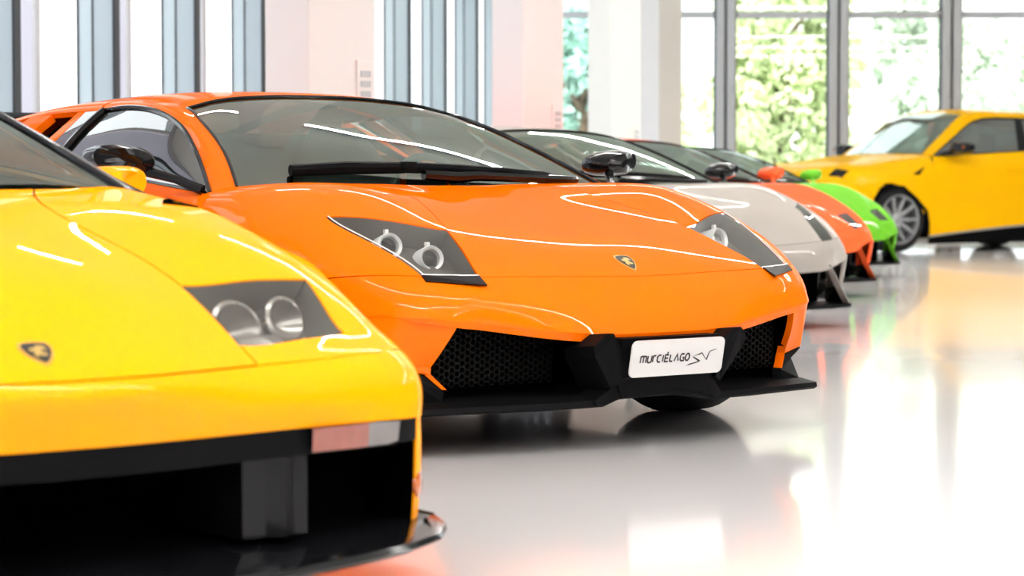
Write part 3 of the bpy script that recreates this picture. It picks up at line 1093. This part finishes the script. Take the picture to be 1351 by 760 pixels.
# plate frame: u = picture-right (car left, -y), v = up the plate, w = out of it
tilt = math.atan2(.021, .108)
U = np.array([0, -1.0, 0])
V = np.array([-math.sin(tilt), 0, math.cos(tilt)])
W_ = np.cross(U, V)
if W_[0] > 0:
    W_ = -W_


def pl(u, v, w=0.0):
    return tuple(U * u + V * v + W_ * w)


bpy.data.objects.remove(pe)
po = np.array([.1075, 0, .275])


def plw(u, v, w=0.0):
    return tuple(po + np.array(pl(u, v, w)))


hw, hh, cr = .181, .055, .018
ring = []
for (cx, cy, a0) in ((hw - cr, hh - cr, 0), (-hw + cr, hh - cr, 90), (-hw + cr, -hh + cr, 180), (hw - cr, -hh + cr, 270)):
    for q in range(7):
        a = math.radians(a0 + 15 * q)
        ring.append((cx + cr * math.cos(a), cy + cr * math.sin(a)))
m = MB()
m.prism([plw(u, v, 0) for u, v in ring], tuple(W_ * .004))
plate = m.build('show_plate', M['plate'], orange, smooth=False)
plate['label'] = 'white plate with black lettering'


def stroke(mb, pts, w, closed=False, lift=.0046):
    """flat lettering stroke of width w with mitred corners (plate units)"""
    P2 = [np.array(p, float) for p in pts]
    n = len(P2)
    Lf, Rt = [], []
    for i in range(n):
        if closed:
            a, b = P2[(i - 1) % n], P2[(i + 1) % n]
        else:
            a, b = P2[max(i - 1, 0)], P2[min(i + 1, n - 1)]
        d1 = P2[i] - a
        d2 = b - P2[i]
        d1 = d1 / max(np.linalg.norm(d1), 1e-9) if np.linalg.norm(d1) > 0 else d2 / np.linalg.norm(d2)
        d2 = d2 / max(np.linalg.norm(d2), 1e-9) if np.linalg.norm(d2) > 0 else d1
        n1, n2 = np.array([-d1[1], d1[0]]), np.array([-d2[1], d2[0]])
        mt = n1 + n2
        mt /= max(np.linalg.norm(mt), 1e-6)
        ww = w / 2 / max(mt.dot(n1), .5)
        Lf.append(P2[i] + mt * ww)
        Rt.append(P2[i] - mt * ww)
    vs = [plw(p[0], p[1], lift) for p in Lf] + [plw(p[0], p[1], lift) for p in Rt]
    m_ = n if closed else n - 1
    mb.add(vs, [(i, (i + 1) % n, n + (i + 1) % n, n + i) for i in range(m_)])


GLY = {   # strokes in a unit cell: x 0..1, y 0..1
    'm': [[(0, 0), (0, 1)], [(0, .9), (.3, .98), (.5, .85), (.5, 0)], [(.5, .85), (.75, .98), (1, .85), (1, 0)]],
    'u': [[(0, 1), (0, .15), (.2, 0), (.8, 0), (1, .15), (1, 1)]],
    'r': [[(0, 0), (0, 1)], [(0, .8), (.35, .97), (1, .97)]],
    'c': [[(1, 1), (.3, 1), (0, .75), (0, .25), (.3, 0), (1, 0)]],
    'i': [[(.5, 0), (.5, 1)]],
    'e': [[(1, 1), (0, 1), (0, 0), (1, 0)], [(0, .5), (.85, .5)], [(.35, 1.17), (.75, 1.42)]],
    'l': [[(0, 1), (0, .15), (.2, 0), (1, 0)]],
    'a': [[(0, 0), (.5, 1), (1, 0)]],
    'g': [[(1, 1), (.3, 1), (0, .75), (0, .25), (.3, 0), (1, 0), (1, .45), (.6, .45)]],
    'o': [[(.3, 0), (.7, 0), (1, .25), (1, .75), (.7, 1), (.3, 1), (0, .75), (0, .25)]],
}
txt = MB()
u0 = -.145
hgt, v0 = .0205, -.0115
sh = .10
for ch, wd in (('m', .021), ('u', .0145), ('r', .0105), ('c', .0135), ('i', .004), ('e', .0135), ('l', .0115), ('a', .0165), ('g', .0145), ('o', .0145)):
    for st in GLY[ch]:
        stroke(txt, [(u0 + p[0] * wd + sh * hgt * p[1], v0 + p[1] * hgt) for p in st], .0052, closed=(ch == 'o'))
    u0 += wd + .0061
txt.build('lettering', M['ink'], plate, smooth=False, recalc=False)
sv = MB()


def flat(pts):
    sv.add([plw(u, v, .0046) for u, v in pts], [tuple(range(len(pts)))])


# angular S and V drawn as tapering blades
flat([(.034, -.0295), (.050, -.0215), (.092, -.0150), (.084, -.0195)])
flat([(.092, -.0150), (.082, -.0165), (.056, -.0010), (.066, -.0020)])
flat([(.056, -.0010), (.062, .0010), (.094, .0105), (.091, .0050)])
flat([(.090, .0100), (.095, .0105), (.1165, -.0145), (.1120, -.0120)])
flat([(.1120, -.0125), (.1170, -.0145), (.1260, .0125), (.1215, .0115)])
flat([(.1215, .0100), (.1250, .0140), (.1500, .0195), (.1510, .0180)])
sv.build('logo', M['ink'], plate, smooth=False, recalc=False)


# ------------------------------------------------------------------ the near yellow car
FRONT_YELLOW = [
    [(.215, 0, .328), (.23, .22, .328), (.27, .455, .327), (.292, .62, .327), (.318, .785, .327), (.40, .885, .320), (.66, .94, .305)],
    [(.180, 0, .335), (.195, .22, .335), (.240, .455, .334), (.262, .62, .334), (.290, .785, .333), (.378, .892, .326), (.66, .945, .312)],
    [(.160, 0, .398), (.178, .22, .399), (.230, .455, .401), (.258, .62, .402), (.300, .785, .402), (.392, .902, .395), (.66, .952, .39)],
    [(.165, 0, .452), (.185, .22, .452), (.270, .455, .453), (.306, .62, .456), (.352, .785, .460), (.450, .893, .456), (.672, .95, .445)],
    [(.310, 0, .533), (.310, .22, .526), (.333, .455, .486), (.392, .62, .488), (.468, .772, .490), (.548, .884, .505), (.725, .953, .50)],
    [(.50, 0, .622), (.51, .22, .616), (.552, .455, .590), (.586, .62, .595), (.632, .79, .591), (.72, .885, .590), (.82, .958, .585)],
    [(.78, 0, .692), (.78, .2, .690), (.80, .42, .676), (.83, .62, .690), (.88, .78, .684), (.95, .878, .668), (1.02, .965, .635)],
    [(1.05, 0, .748), (1.05, .2, .748), (1.06, .42, .738), (1.08, .62, .746), (1.12, .79, .735), (1.18, .888, .712), (1.24, .965, .585)],
    [(1.24, 0, .772), (1.255, .25, .773), (1.28, .5, .774), (1.32, .64, .777), (1.36, .757, .776), (1.42, .90, .712), (1.40, .962, .455)],
]
yellow, F, C = coupe(dict(paint='yellow', th=.651, X0=-.664, Y0=3.81, kind='diablo', n=6, front=FRONT_YELLOW, hood_col=2, lamp=(4, 5, 2, 4),
                          rim='silver', mirror='yellow', mirror_off=(.25, -.030, -.080), pillar='gloss_black', hood_gap=.0042,
                          label='bright yellow wedge sports car with wide black nose opening, nearest car in the row'))
fb = F.bvh()
badge(yellow, fb, .236, 0, .06, .062)
for s in (1, -1):
    hl = [o for o in yellow.children if o.name.startswith('headlight')][0 if s > 0 else 1]
    m = MB()
    m.lathe([(.055, -.03), (.06, 0), (.052, .004), (.03, -.025), (0.001, -.035)], (.49, s * .54, .505), (-.9, s * .1, .35), 28)
    m.lathe([(.045, -.03), (.05, 0), (.042, .004), (.025, -.02), (0.001, -.03)], (.555, s * .69, .515), (-.9, s * .15, .35), 28)
    m.build('projector', M['reflector'], hl)
    m = MB()
    m.grid([[(.40, s * .50, .475), (.44, s * .58, .470), (.50, s * .66, .470)], [(.42, s * .50, .485), (.46, s * .58, .49), (.52, s * .655, .485)], [(.46, s * .50, .49), (.50, s * .57, .50), (.55, s * .64, .49)]])
    m.build('headlight_trim', M['reflector'], hl)
    # end of the bumper beside the opening
    E_ = Surf([[(.352, s * .866, .331), (.378, s * .894, .327), (.47, s * .922, .322), (.66, s * .93, .314)],
               [(.358, s * .868, .22), (.385, s * .900, .22), (.48, s * .928, .22), (.66, s * .94, .22)],
               [(.368, s * .868, .115), (.395, s * .898, .115), (.49, s * .93, .115), (.66, s * .945, .115)]], 4)
    E_.panel('bumper_end', E_.cells(0, 2, 0, 3), M['yellow'], yellow, gap=0, flange=.004, outward=(-1, s, 0))
    m = MB()
    m.lathe([(.0, .007), (.018, .006), (.027, .002), (.028, -.004)], (.376, s * .886, .190), (-.74, s * .67, 0), 24)
    o = m.build('side_marker', M['amber'], yellow)
    # lamp in the black band
    m = MB()
    m.grid([[(0.240, s * .555, .332), (0.258, s * .66, .332), (0.270, s * .70, .332)], [(0.244, s * .555, .288), (0.262, s * .66, .287), (0.274, s * .70, .287)]])
    m.grid([[(0.240, s * .555, .332), (0.258, s * .66, .332), (0.270, s * .70, .332)], [(.30, s * .555, .332), (.31, s * .66, .332), (.32, s * .70, .332)]])
    o = m.build('indicator_lamp', M['red_lens'], yellow, smooth=False)
    m = MB()
    m.grid([[(.271, s * .7005, .332), (.272, s * .745, .332), (.277, s * .775, .331)], [(.274, s * .7005, .287), (.275, s * .745, .288), (.279, s * .772, .293)]])
    m.build('indicator_end', M['clear_lens'], o, smooth=False)
    # glossy upright on each side of the brake ducts
    m = MB()
    m.grid([[(.27, s * y, z) if abs(y - .50) > .03 else (.245, s * y, z) for y in (.42, .47, .50, .53, .56)] for z in (.282, .22, .135)])
    m.grid([[(.27, s * .56, .282), (.27, s * .56, .135)], [(.50, s * .60, .282), (.50, s * .60, .135)]])
    m.grid([[(.27, s * .42, .282), (.27, s * .42, .135)], [(.50, s * .40, .282), (.50, s * .40, .135)]])
    m.build('duct_upright', M['gloss_black'], yellow, smooth=False)
    # black patch on the fender top, painting in the dark depth of a slot
    m = MB()
    q = drape(fb, [(1.10, s * .715), (1.16, s * .75), (1.225, s * .80), (1.255, s * .855), (1.20, s * .862), (1.15, s * .83), (1.12, s * .77)], .0035)
    m.prism(q, (0, 0, -.006))
    m.build('fender_vent', M['void'], yellow, smooth=False)
# black band, cavity and splitter
m = MB()
rows = []
for (x, y) in ((.180, 0), (.195, .22), (.240, .455), (.262, .62), (.288, .77), (.350, .868)):
    rows.append([(x + .004, y, .336), (x + .006, y, .282), (x + .05, y, .279)])
full = [[(p[0], -p[1], p[2]) for p in r] for r in rows[::-1]][:-1] + rows
m.grid(full)
m.build('bumper_band', M['black'], yellow)
m = MB()
m.grid([[(.55, y, z) for z in (.10, .30)] for y in (-.87, 0, .87)])
m.grid([[(x, .872, z) for z in (.10, .32)] for x in (.372, .56)])
m.grid([[(x, -.872, z) for z in (.10, .32)] for x in (.372, .56)])
m.grid([[(x, y, .285) for x in (.29, .56)] for y in (-.80, 0, .80)])
m.build('intake_cavity', M['void'], yellow, smooth=False)
plan = [(.025, 0, .098), (.03, .20, .098), (.06, .40, .098), (.12, .58, .097), (.19, .75, .096), (.26, .86, .096), (.345, .935, .099), (.42, .962, .105), (.55, .962, .108)]
full = mir(plan[::-1])[:-1] + plan
m = MB()
rows = []
for (x, y, z) in full:
    rows.append([(x + .02, y * .99, z - .012), (x, y, z), (x + .006, y, z + .012), (x + .05, y * .985, z + .020), (.36, y * .95, z + .024), (.60, y * .95, z + .024), (.60, y * .95, z - .012), (x + .02, y * .99, z - .012)])
m.grid(rows)
m.build('splitter', M['gloss_black'], yellow, angle=30)


# ------------------------------------------------------------------ the cars behind: own noses on their own fronts
def blunt(rows, edits):
    r = [list(x) for x in rows]
    for (i, j), p in edits.items():
        r[i][j] = p
    return r


def dark_nose(car, col, name_pts, tip=(.42, .86, .118), lip_z=.31):
    """wide black opening under the nose with a body-coloured strut on each side and a black splitter"""
    m = MB()
    m.grid([[(.62, y, z) for z in (.11, .40)] for y in (-.80, 0, .80)])
    m.grid([[(x, y, .42) for x in (.42, .62)] for y in (-.80, 0, .80)])
    m.build('intake_cavity', M['void'], car, smooth=False)
    for s in (1, -1):
        m = MB()
        m.prism([(.345, s * .625, .345), (.36, s * .645, .345), (tip[0] + .01, s * tip[1], tip[2] + .01), (tip[0] - .01, s * (tip[1] - .018), tip[2] + .005)], (.05, 0, 0))
        m.build('nose_strut', M[col], car, smooth=False)
        E_ = Surf([[(.385, s * .785, .392), (.400, s * .812, .395), (.50, s * .872, .392), (.655, s * .92, .385)],
                   [(.395, s * .782, .31), (.412, s * .806, .31), (.51, s * .876, .30), (.658, s * .928, .30)],
                   [(.402, s * .772, .235), (.420, s * .792, .23), (.52, s * .874, .22), (.66, s * .93, .20)]], 3)
        E_.panel('bumper_end', E_.cells(0, 2, 0, 3), M[col], car, gap=0, flange=.02, outward=(-1, s, 0))
        m = MB()
        m.prism([(.44, s * .80, .225), (.66, s * .93, .20), (.66, s * .94, .11), (.47, s * .90, .115)], (.02, -s * .02, 0))
        m.build('splitter_endplate', M['black'], car, smooth=False)
    m = MB()
    for y in (-.28, .28):
        m.prism([(.44, y, .34), (.43, y, .13), (.60, y, .13), (.60, y, .34)], (0, .012, 0))
    m.build('intake_fin', M['gloss_black'], car, smooth=False)
    plan = [(.33, 0, .112), (.335, .40, .112), (.35, .65, .112), (.385, .83, .112), (.45, .90, .112), (.60, .935, .114)]
    full = mir(plan[::-1])[:-1] + plan
    m = MB()
    m.grid([[(x + .01, y, z - .006), (x, y, z + .002), (x + .006, y, z + .014), (.64, y * .97, z + .02), (.64, y * .97, z - .006), (x + .01, y, z - .006)] for (x, y, z) in full])
    m.build('splitter', M['black'], car, angle=28)


FRONT_BEIGE = blunt(FRONT_ORANGE, {
    (0, 0): (.40, 0, .290), (0, 1): (.40, .28, .292), (0, 2): (.385, .54, .305), (0, 3): (.385, .62, .312), (0, 4): (.405, .72, .345), (0, 5): (.425, .80, .378),
    (1, 0): (.345, 0, .302), (1, 1): (.345, .28, .304), (1, 2): (.338, .54, .314), (1, 3): (.345, .62, .322), (1, 4): (.370, .72, .352), (1, 5): (.405, .81, .385),
    (2, 0): (.345, 0, .385), (2, 1): (.346, .28, .388), (2, 2): (.355, .54, .400), (2, 3): (.375, .62, .405), (2, 4): (.395, .72, .420), (2, 5): (.44, .825, .44),
    (3, 0): (.385, 0, .452), (3, 1): (.386, .28, .455), (3, 2): (.395, .54, .468), (3, 3): (.405, .62, .473), (3, 4): (.430, .73, .480), (3, 5): (.51, .845, .50),
    (4, 0): (.50, 0, .565), (4, 1): (.50, .26, .565), (4, 2): (.52, .52, .572), (4, 3): (.545, .655, .572), (4, 4): (.60, .775, .585), (4, 5): (.64, .875, .58),
    (5, 2): (.64, .52, .648), (5, 3): (.68, .69, .655), (5, 4): (.79, .81, .675),
    (6, 2): (.80, .44, .706), (6, 3): (.86, .62, .738),
})
beige, F, C = coupe(dict(paint='beige', th=.651, X0=1.437, Y0=12.07, kind='far', n=4, front=FRONT_BEIGE, hood_col=3, lamp=(3, 5, 3, 4), rim='grey_rim',
                         label='pale greyish beige sports car parked behind the orange car'))
dark_nose(beige, 'beige', None)
wiper(beige)
FRONT_RED = blunt(FRONT_BEIGE, {
    (0, 3): (.395, .62, .325), (0, 4): (.415, .72, .362), (0, 5): (.43, .80, .395), (1, 3): (.35, .62, .335), (1, 4): (.378, .72, .372), (1, 5): (.41, .81, .40),
    (4, 2): (.515, .50, .562), (4, 3): (.545, .60, .568), (4, 4): (.60, .745, .582), (5, 3): (.72, .62, .665), (5, 4): (.79, .78, .685)})
red, F, C = coupe(dict(paint='red', th=.651, X0=2.115, Y0=15.55, kind='far', n=4, front=FRONT_RED, hood_col=2, lamp=(3, 4, 3, 4), rim='silver', mirror='red',
                       label='orange red sports car between the beige and the green one'))
dark_nose(red, 'red', None)
wiper(red)
FRONT_GREEN = blunt(FRONT_BEIGE, {
    (3, 2): (.40, .50, .475), (3, 3): (.41, .60, .48), (4, 3): (.53, .60, .560), (4, 4): (.60, .76, .575)})
green, F, C = coupe(dict(paint='green', th=.651, X0=2.85, Y0=19.0, kind='far', n=4, front=FRONT_GREEN, hood_col=2, lamp=(3, 4, 3, 4), rim='silver', mirror='green',
                         label='lime green sports car at the far end of the low cars'))
dark_nose(green, 'green', None)
wiper(green)


# ------------------------------------------------------------------ the yellow utility car at the far end
def utility_car():
    P = M['suv_yellow']
    car = empty('utility_car', (3.08, 27.12, 0), PI / 2 - 1.047)
    tag(car, 'tall deep yellow sport utility car parked side-on by the far glass wall', 'car')
    n = 4
    FR = [
        [(.02, 0, .62), (.06, .45, .62), (.14, .73, .62), (.22, .87, .60), (.42, .965, .54), (.56, .985, .45)],
        [(.06, 0, .88), (.08, .45, .88), (.15, .72, .87), (.24, .865, .85), (.42, .962, .74), (.60, .99, .62)],
        [(.18, 0, .965), (.20, .45, .97), (.26, .72, .955), (.34, .86, .925), (.50, .955, .85), (.68, .995, .735)],
        [(.70, 0, 1.045), (.70, .45, 1.05), (.72, .72, 1.03), (.78, .86, 1.0), (.86, .95, .925), (.95, .995, .765)],
        [(1.12, 0, 1.105), (1.12, .45, 1.108), (1.14, .73, 1.088), (1.16, .865, 1.055), (1.18, .955, .95), (1.22, .992, .59)],
        [(1.37, 0, 1.138), (1.40, .45, 1.132), (1.48, .74, 1.12), (1.50, .872, 1.09), (1.48, .955, .97), (1.40, .985, .33)],
    ]
    F = Surf(FR, n, full=True)
    F.panel('hood', F.sym(1, 5, 2), P, car)
    F.panel('front_bumper', F.sym(0, 1, 5), P, car)
    for side in ('right', 'left'):
        sel = getattr(F, side)
        F.panel('fender', sel(1, 5, 2, 5) - sel(1, 2, 2, 3), P, car, flange=.04)
        F.panel('headlight', sel(1, 2, 2, 3), M['gloss_black'], car, flange=.02)
    m = MB()
    m.grid([[(.06 + .02 * abs(y) ** 2 * 8, y, .62), (.04 + .16 * y * y, y, .45), (.10 + .16 * y * y, y, .24), (.30 + .16 * y * y, y, .20)] for y in np.linspace(-.90, .90, 13)])
    m.build('front_grille', M['black'], car)
    CB = [
        [(1.40, 0, 1.14), (1.43, .42, 1.135), (1.50, .72, 1.12), (1.515, .80, 1.115), (1.55, .862, 1.105)],
        [(1.81, 0, 1.405), (1.82, .40, 1.40), (1.86, .66, 1.375), (1.90, .735, 1.37), (1.95, .79, 1.34)],
        [(2.18, 0, 1.625), (2.19, .38, 1.62), (2.21, .60, 1.597), (2.24, .665, 1.575), (2.28, .718, 1.512)],
        [(2.90, 0, 1.655), (2.90, .40, 1.65), (2.90, .60, 1.632), (2.92, .67, 1.607), (2.95, .718, 1.553)],
        [(3.70, 0, 1.62), (3.70, .40, 1.615), (3.70, .58, 1.60), (3.72, .65, 1.57), (3.75, .705, 1.52)],
        [(4.45, 0, 1.50), (4.45, .38, 1.495), (4.44, .55, 1.48), (4.43, .63, 1.45), (4.42, .70, 1.40)],
        [(4.90, 0, 1.15), (4.90, .42, 1.15), (4.88, .64, 1.14), (4.86, .75, 1.13), (4.82, .82, 1.10)],
    ]
    C = Surf(CB, n, sharp_c=(2,), full=True)
    C.panel('windshield', C.sym(0, 2, 2), M['windshield'], car, gap=.005, flange=0, outward=(-.6, 0, .8))
    C.panel('rear_window', C.sym(5, 6, 2), M['side_glass'], car, gap=.005, flange=0, outward=(.6, 0, .8))
    C.panel('roof', C.sym(2, 5, 4) | C.right(0, 2, 2, 4) | C.left(0, 2, 2, 4) | C.right(5, 6, 2, 4) | C.left(5, 6, 2, 4), P, car, gap=.001, flange=.03)
    GT = [(1.56, .863, 1.105), (1.95, .79, 1.34), (2.28, .718, 1.512), (2.95, .718, 1.553), (3.75, .705, 1.52), (4.42, .70, 1.40)]
    GB = [(1.565, .868, 1.103), (1.80, .878, 1.115), (2.20, .885, 1.135), (2.87, .882, 1.170), (3.60, .872, 1.21), (4.40, .85, 1.30)]
    DR = [
        [(1.555, .866, 1.103), (1.48, .955, .97), (1.45, .972, .80), (1.42, .966, .50), (1.40, .985, .175), (1.42, .95, .09)],
        [(2.20, .885, 1.135), (2.20, .950, 1.0), (2.20, .966, .80), (2.20, .958, .50), (2.20, .985, .245), (2.20, .96, .10)],
        [(2.87, .882, 1.170), (2.87, .952, 1.02), (2.87, .968, .82), (2.87, .962, .52), (2.87, .985, .293), (2.87, .96, .10)],
        [(3.50, .874, 1.205), (3.48, .960, 1.05), (3.48, .978, .85), (3.50, .985, .58), (3.54, .99, .33), (3.56, .96, .10)],
    ]
    QR = [
        [(3.50, .874, 1.205), (3.48, .960, 1.05), (3.48, .978, .85), (3.50, .985, .58), (3.56, .99, .33)],
        [(4.00, .862, 1.255), (3.98, .965, 1.08), (3.96, .985, .92), (3.95, .992, .83), (3.95, .995, .78)],
        [(4.42, .848, 1.30), (4.42, .955, 1.10), (4.40, .98, .90), (4.38, .985, .60), (4.40, .985, .35)],
        [(4.84, .82, 1.10), (4.90, .90, 1.0), (4.95, .92, .85), (4.96, .92, .60), (4.90, .90, .30)],
    ]
    for s in (1, -1):
        mf = (lambda q: [(p[0], s * p[1], p[2]) for p in q])
        S = Surf([mf(GB), mf(GT)], n)
        g = S.panel('side_window', S.cells(0, 1, 0, 5), M['side_glass'], car, gap=.006, flange=0, lift=-.006, outward=(0, s, .3))
        sl = MB()
        sl.tube([tuple(p) for p in S.D[-1]], .012, 6)
        sl.tube([tuple(p) for p in S.D[0]], .010, 6)
        sl.build('window_seal', M['gloss_black'], g)
        bp = MB()
        bp.prism([(2.85, s * .888, 1.17), (2.98, s * .886, 1.175), (3.02, s * .722, 1.553), (2.93, s * .724, 1.553)], (0, -s * .03, 0))
        bp.build('door_pillar', M['gloss_black'], car, smooth=False)
        D = Surf([mf(r) for r in DR], n)
        D.panel('front_door', D.cells(0, 2, 0, 4), P, car, outward=(0, s, .1))
        D.panel('rear_door', D.cells(2, 3, 0, 4), P, car, outward=(0, s, .1))
        D.panel('side_sill', D.cells(0, 3, 4, 5), M['black'], car, outward=(0, s, 0), gap=0, flange=.01)  # black sill, carried lower to stand in for the shade under the car
        st = MB()
        st.tube([tuple(p + np.array([0, s * .004, .004])) for p in D.D[:, 4 * n]], .011, 6)
        st.build('sill_trim', M['silver'], car)
        hd = MB()
        hd.box((2.68, s * .968, .955), (.20, .03, .035), bev=.01)
        hd.build('door_handle', P, car)
        Q = Surf([mf(r) for r in QR], n)
        Q.panel('rear_quarter', Q.cells(0, 3, 0, 4), P, car, outward=(0, s, .1))
        # black lips of the wheel arches
        for cx, cs in ((.98, [(.565, .30), (.575, .46), (.60, .62), (.68, .735), (.81, .766), (1.02, .752), (1.20, .625), (1.362, .475), (1.392, .33), (1.39, .20)]),
                       (3.97, [(3.56, .20), (3.57, .36), (3.62, .55), (3.75, .72), (3.95, .785), (4.15, .745), (4.31, .60), (4.38, .45), (4.39, .33)])):
            f = MB()
            rows = []
            for (x, z) in cs:
                dx, dz = x - cx, z - .36
                rr_ = math.hypot(dx, dz)
                ux, uz = dx / rr_, dz / rr_
                rows.append([(x + ux * .006, s * .965, z + uz * .006), (x + ux * .006, s * 1.004, z + uz * .006), (x - ux * .035, s * 1.004, z - uz * .035), (x - ux * .035, s * .70, z - uz * .035)])
            f.grid(rows)
            f.build('wheel_arch', M['black'], car, angle=30)
            wheel(car, cx, s * .975, .375, .30, M['silver'], spokes=10)
        v = MB()
        v.prism([(1.345, s * .966, .975), (1.15, s * .972, .885), (1.225, s * .976, .835)], (0, -s * .02, 0))
        v.build('side_vent', M['gloss_black'], car, smooth=False)
        mr = MB()
        rows = []
        for (x, sc) in ((1.66, .3), (1.68, .8), (1.76, 1.0), (1.86, .98), (1.88, .9)):
            ring = []
            for q in range(14):
                a = 2 * PI * q / 14
                ca, sa = math.cos(a), math.sin(a)
                ring.append((x + .03 * abs(ca), s * (1.07 + .125 * sc * math.copysign(abs(ca) ** .7, ca)), 1.195 + .07 * sc * math.copysign(abs(sa) ** .75, sa)))
            rows.append(ring + [ring[0]])
        mr.grid(rows)
        mr.add(rows[0][:-1], [tuple(range(14))]).add(rows[-1][:-1], [tuple(range(14))])
        mr.tube([(1.66, s * .875, 1.125), (1.74, s * .95, 1.14), (1.78, s * 1.0, 1.165)], .028, 8)
        mo = mr.build('mirror', M['gloss_black'], car)
        md = MB()
        md.box((1.72, s * 1.195, 1.205), (.02, .012, .035), bev=.004)
        md.build('mirror_repeater', M['amber'], mo)
        stt = MB()
        prof = [(2.55, .75), (2.64, .95), (2.72, 1.15), (2.77, 1.28), (2.80, 1.38)]
        rows = []
        for (x, z), w, t in zip(prof, (.26, .26, .22, .14, .12), (.07, .08, .06, .05, .05)):
            ring = [(x - t * math.sin(2 * PI * q / 12), s * .40 + w * math.copysign(abs(math.cos(2 * PI * q / 12)) ** .6, math.cos(2 * PI * q / 12)), z) for q in range(12)]
            rows.append(ring + [ring[0]])
        stt.grid(rows)
        stt.box((2.35, s * .40, .72), (.52, .52, .16), bev=.05)
        stt.build('seat', M['leather'], car)
    d = MB()
    d.grid([[(x, y, z) for (x, z) in ((1.45, 1.09), (1.70, 1.12), (1.95, 1.11), (2.02, 1.02), (2.04, .6))] for y in np.linspace(-.82, .82, 5)])
    d.build('dashboard', M['leather'], car)
    t = MB()
    tt = [2 * PI * q / 24 for q in range(25)]
    t.tube([(2.12 + .07 * math.sin(a), -.40 + .18 * math.cos(a), 1.02 + .165 * math.sin(a)) for a in tt], .015, 8, cap=False)
    t.tube([(2.02, -.40, .98), (2.13, -.40, 1.02)], .04, 8)
    t.build('steering_wheel', M['leather'], car)
    u = MB()
    u.box((2.5, 0, .36), (4.4, 1.36, .30))
    u.box((2.45, 0, .30), (2.1, 1.86, .22))
    u.box((.98, 0, .72), (.9, 1.36, .30))
    u.build('underbody', M['void'], car, smooth=False)
    tl = MB()
    tl.grid([[(x - .14 * (y / .9) ** 2, y, z) for (x, z) in ((4.92, 1.14), (5.06, .95), (5.10, .70), (5.02, .35), (4.9, .25))] for y in np.linspace(-.9, .9, 11)])
    tl.build('rear_bumper', P, car)
    return car


utility_car()
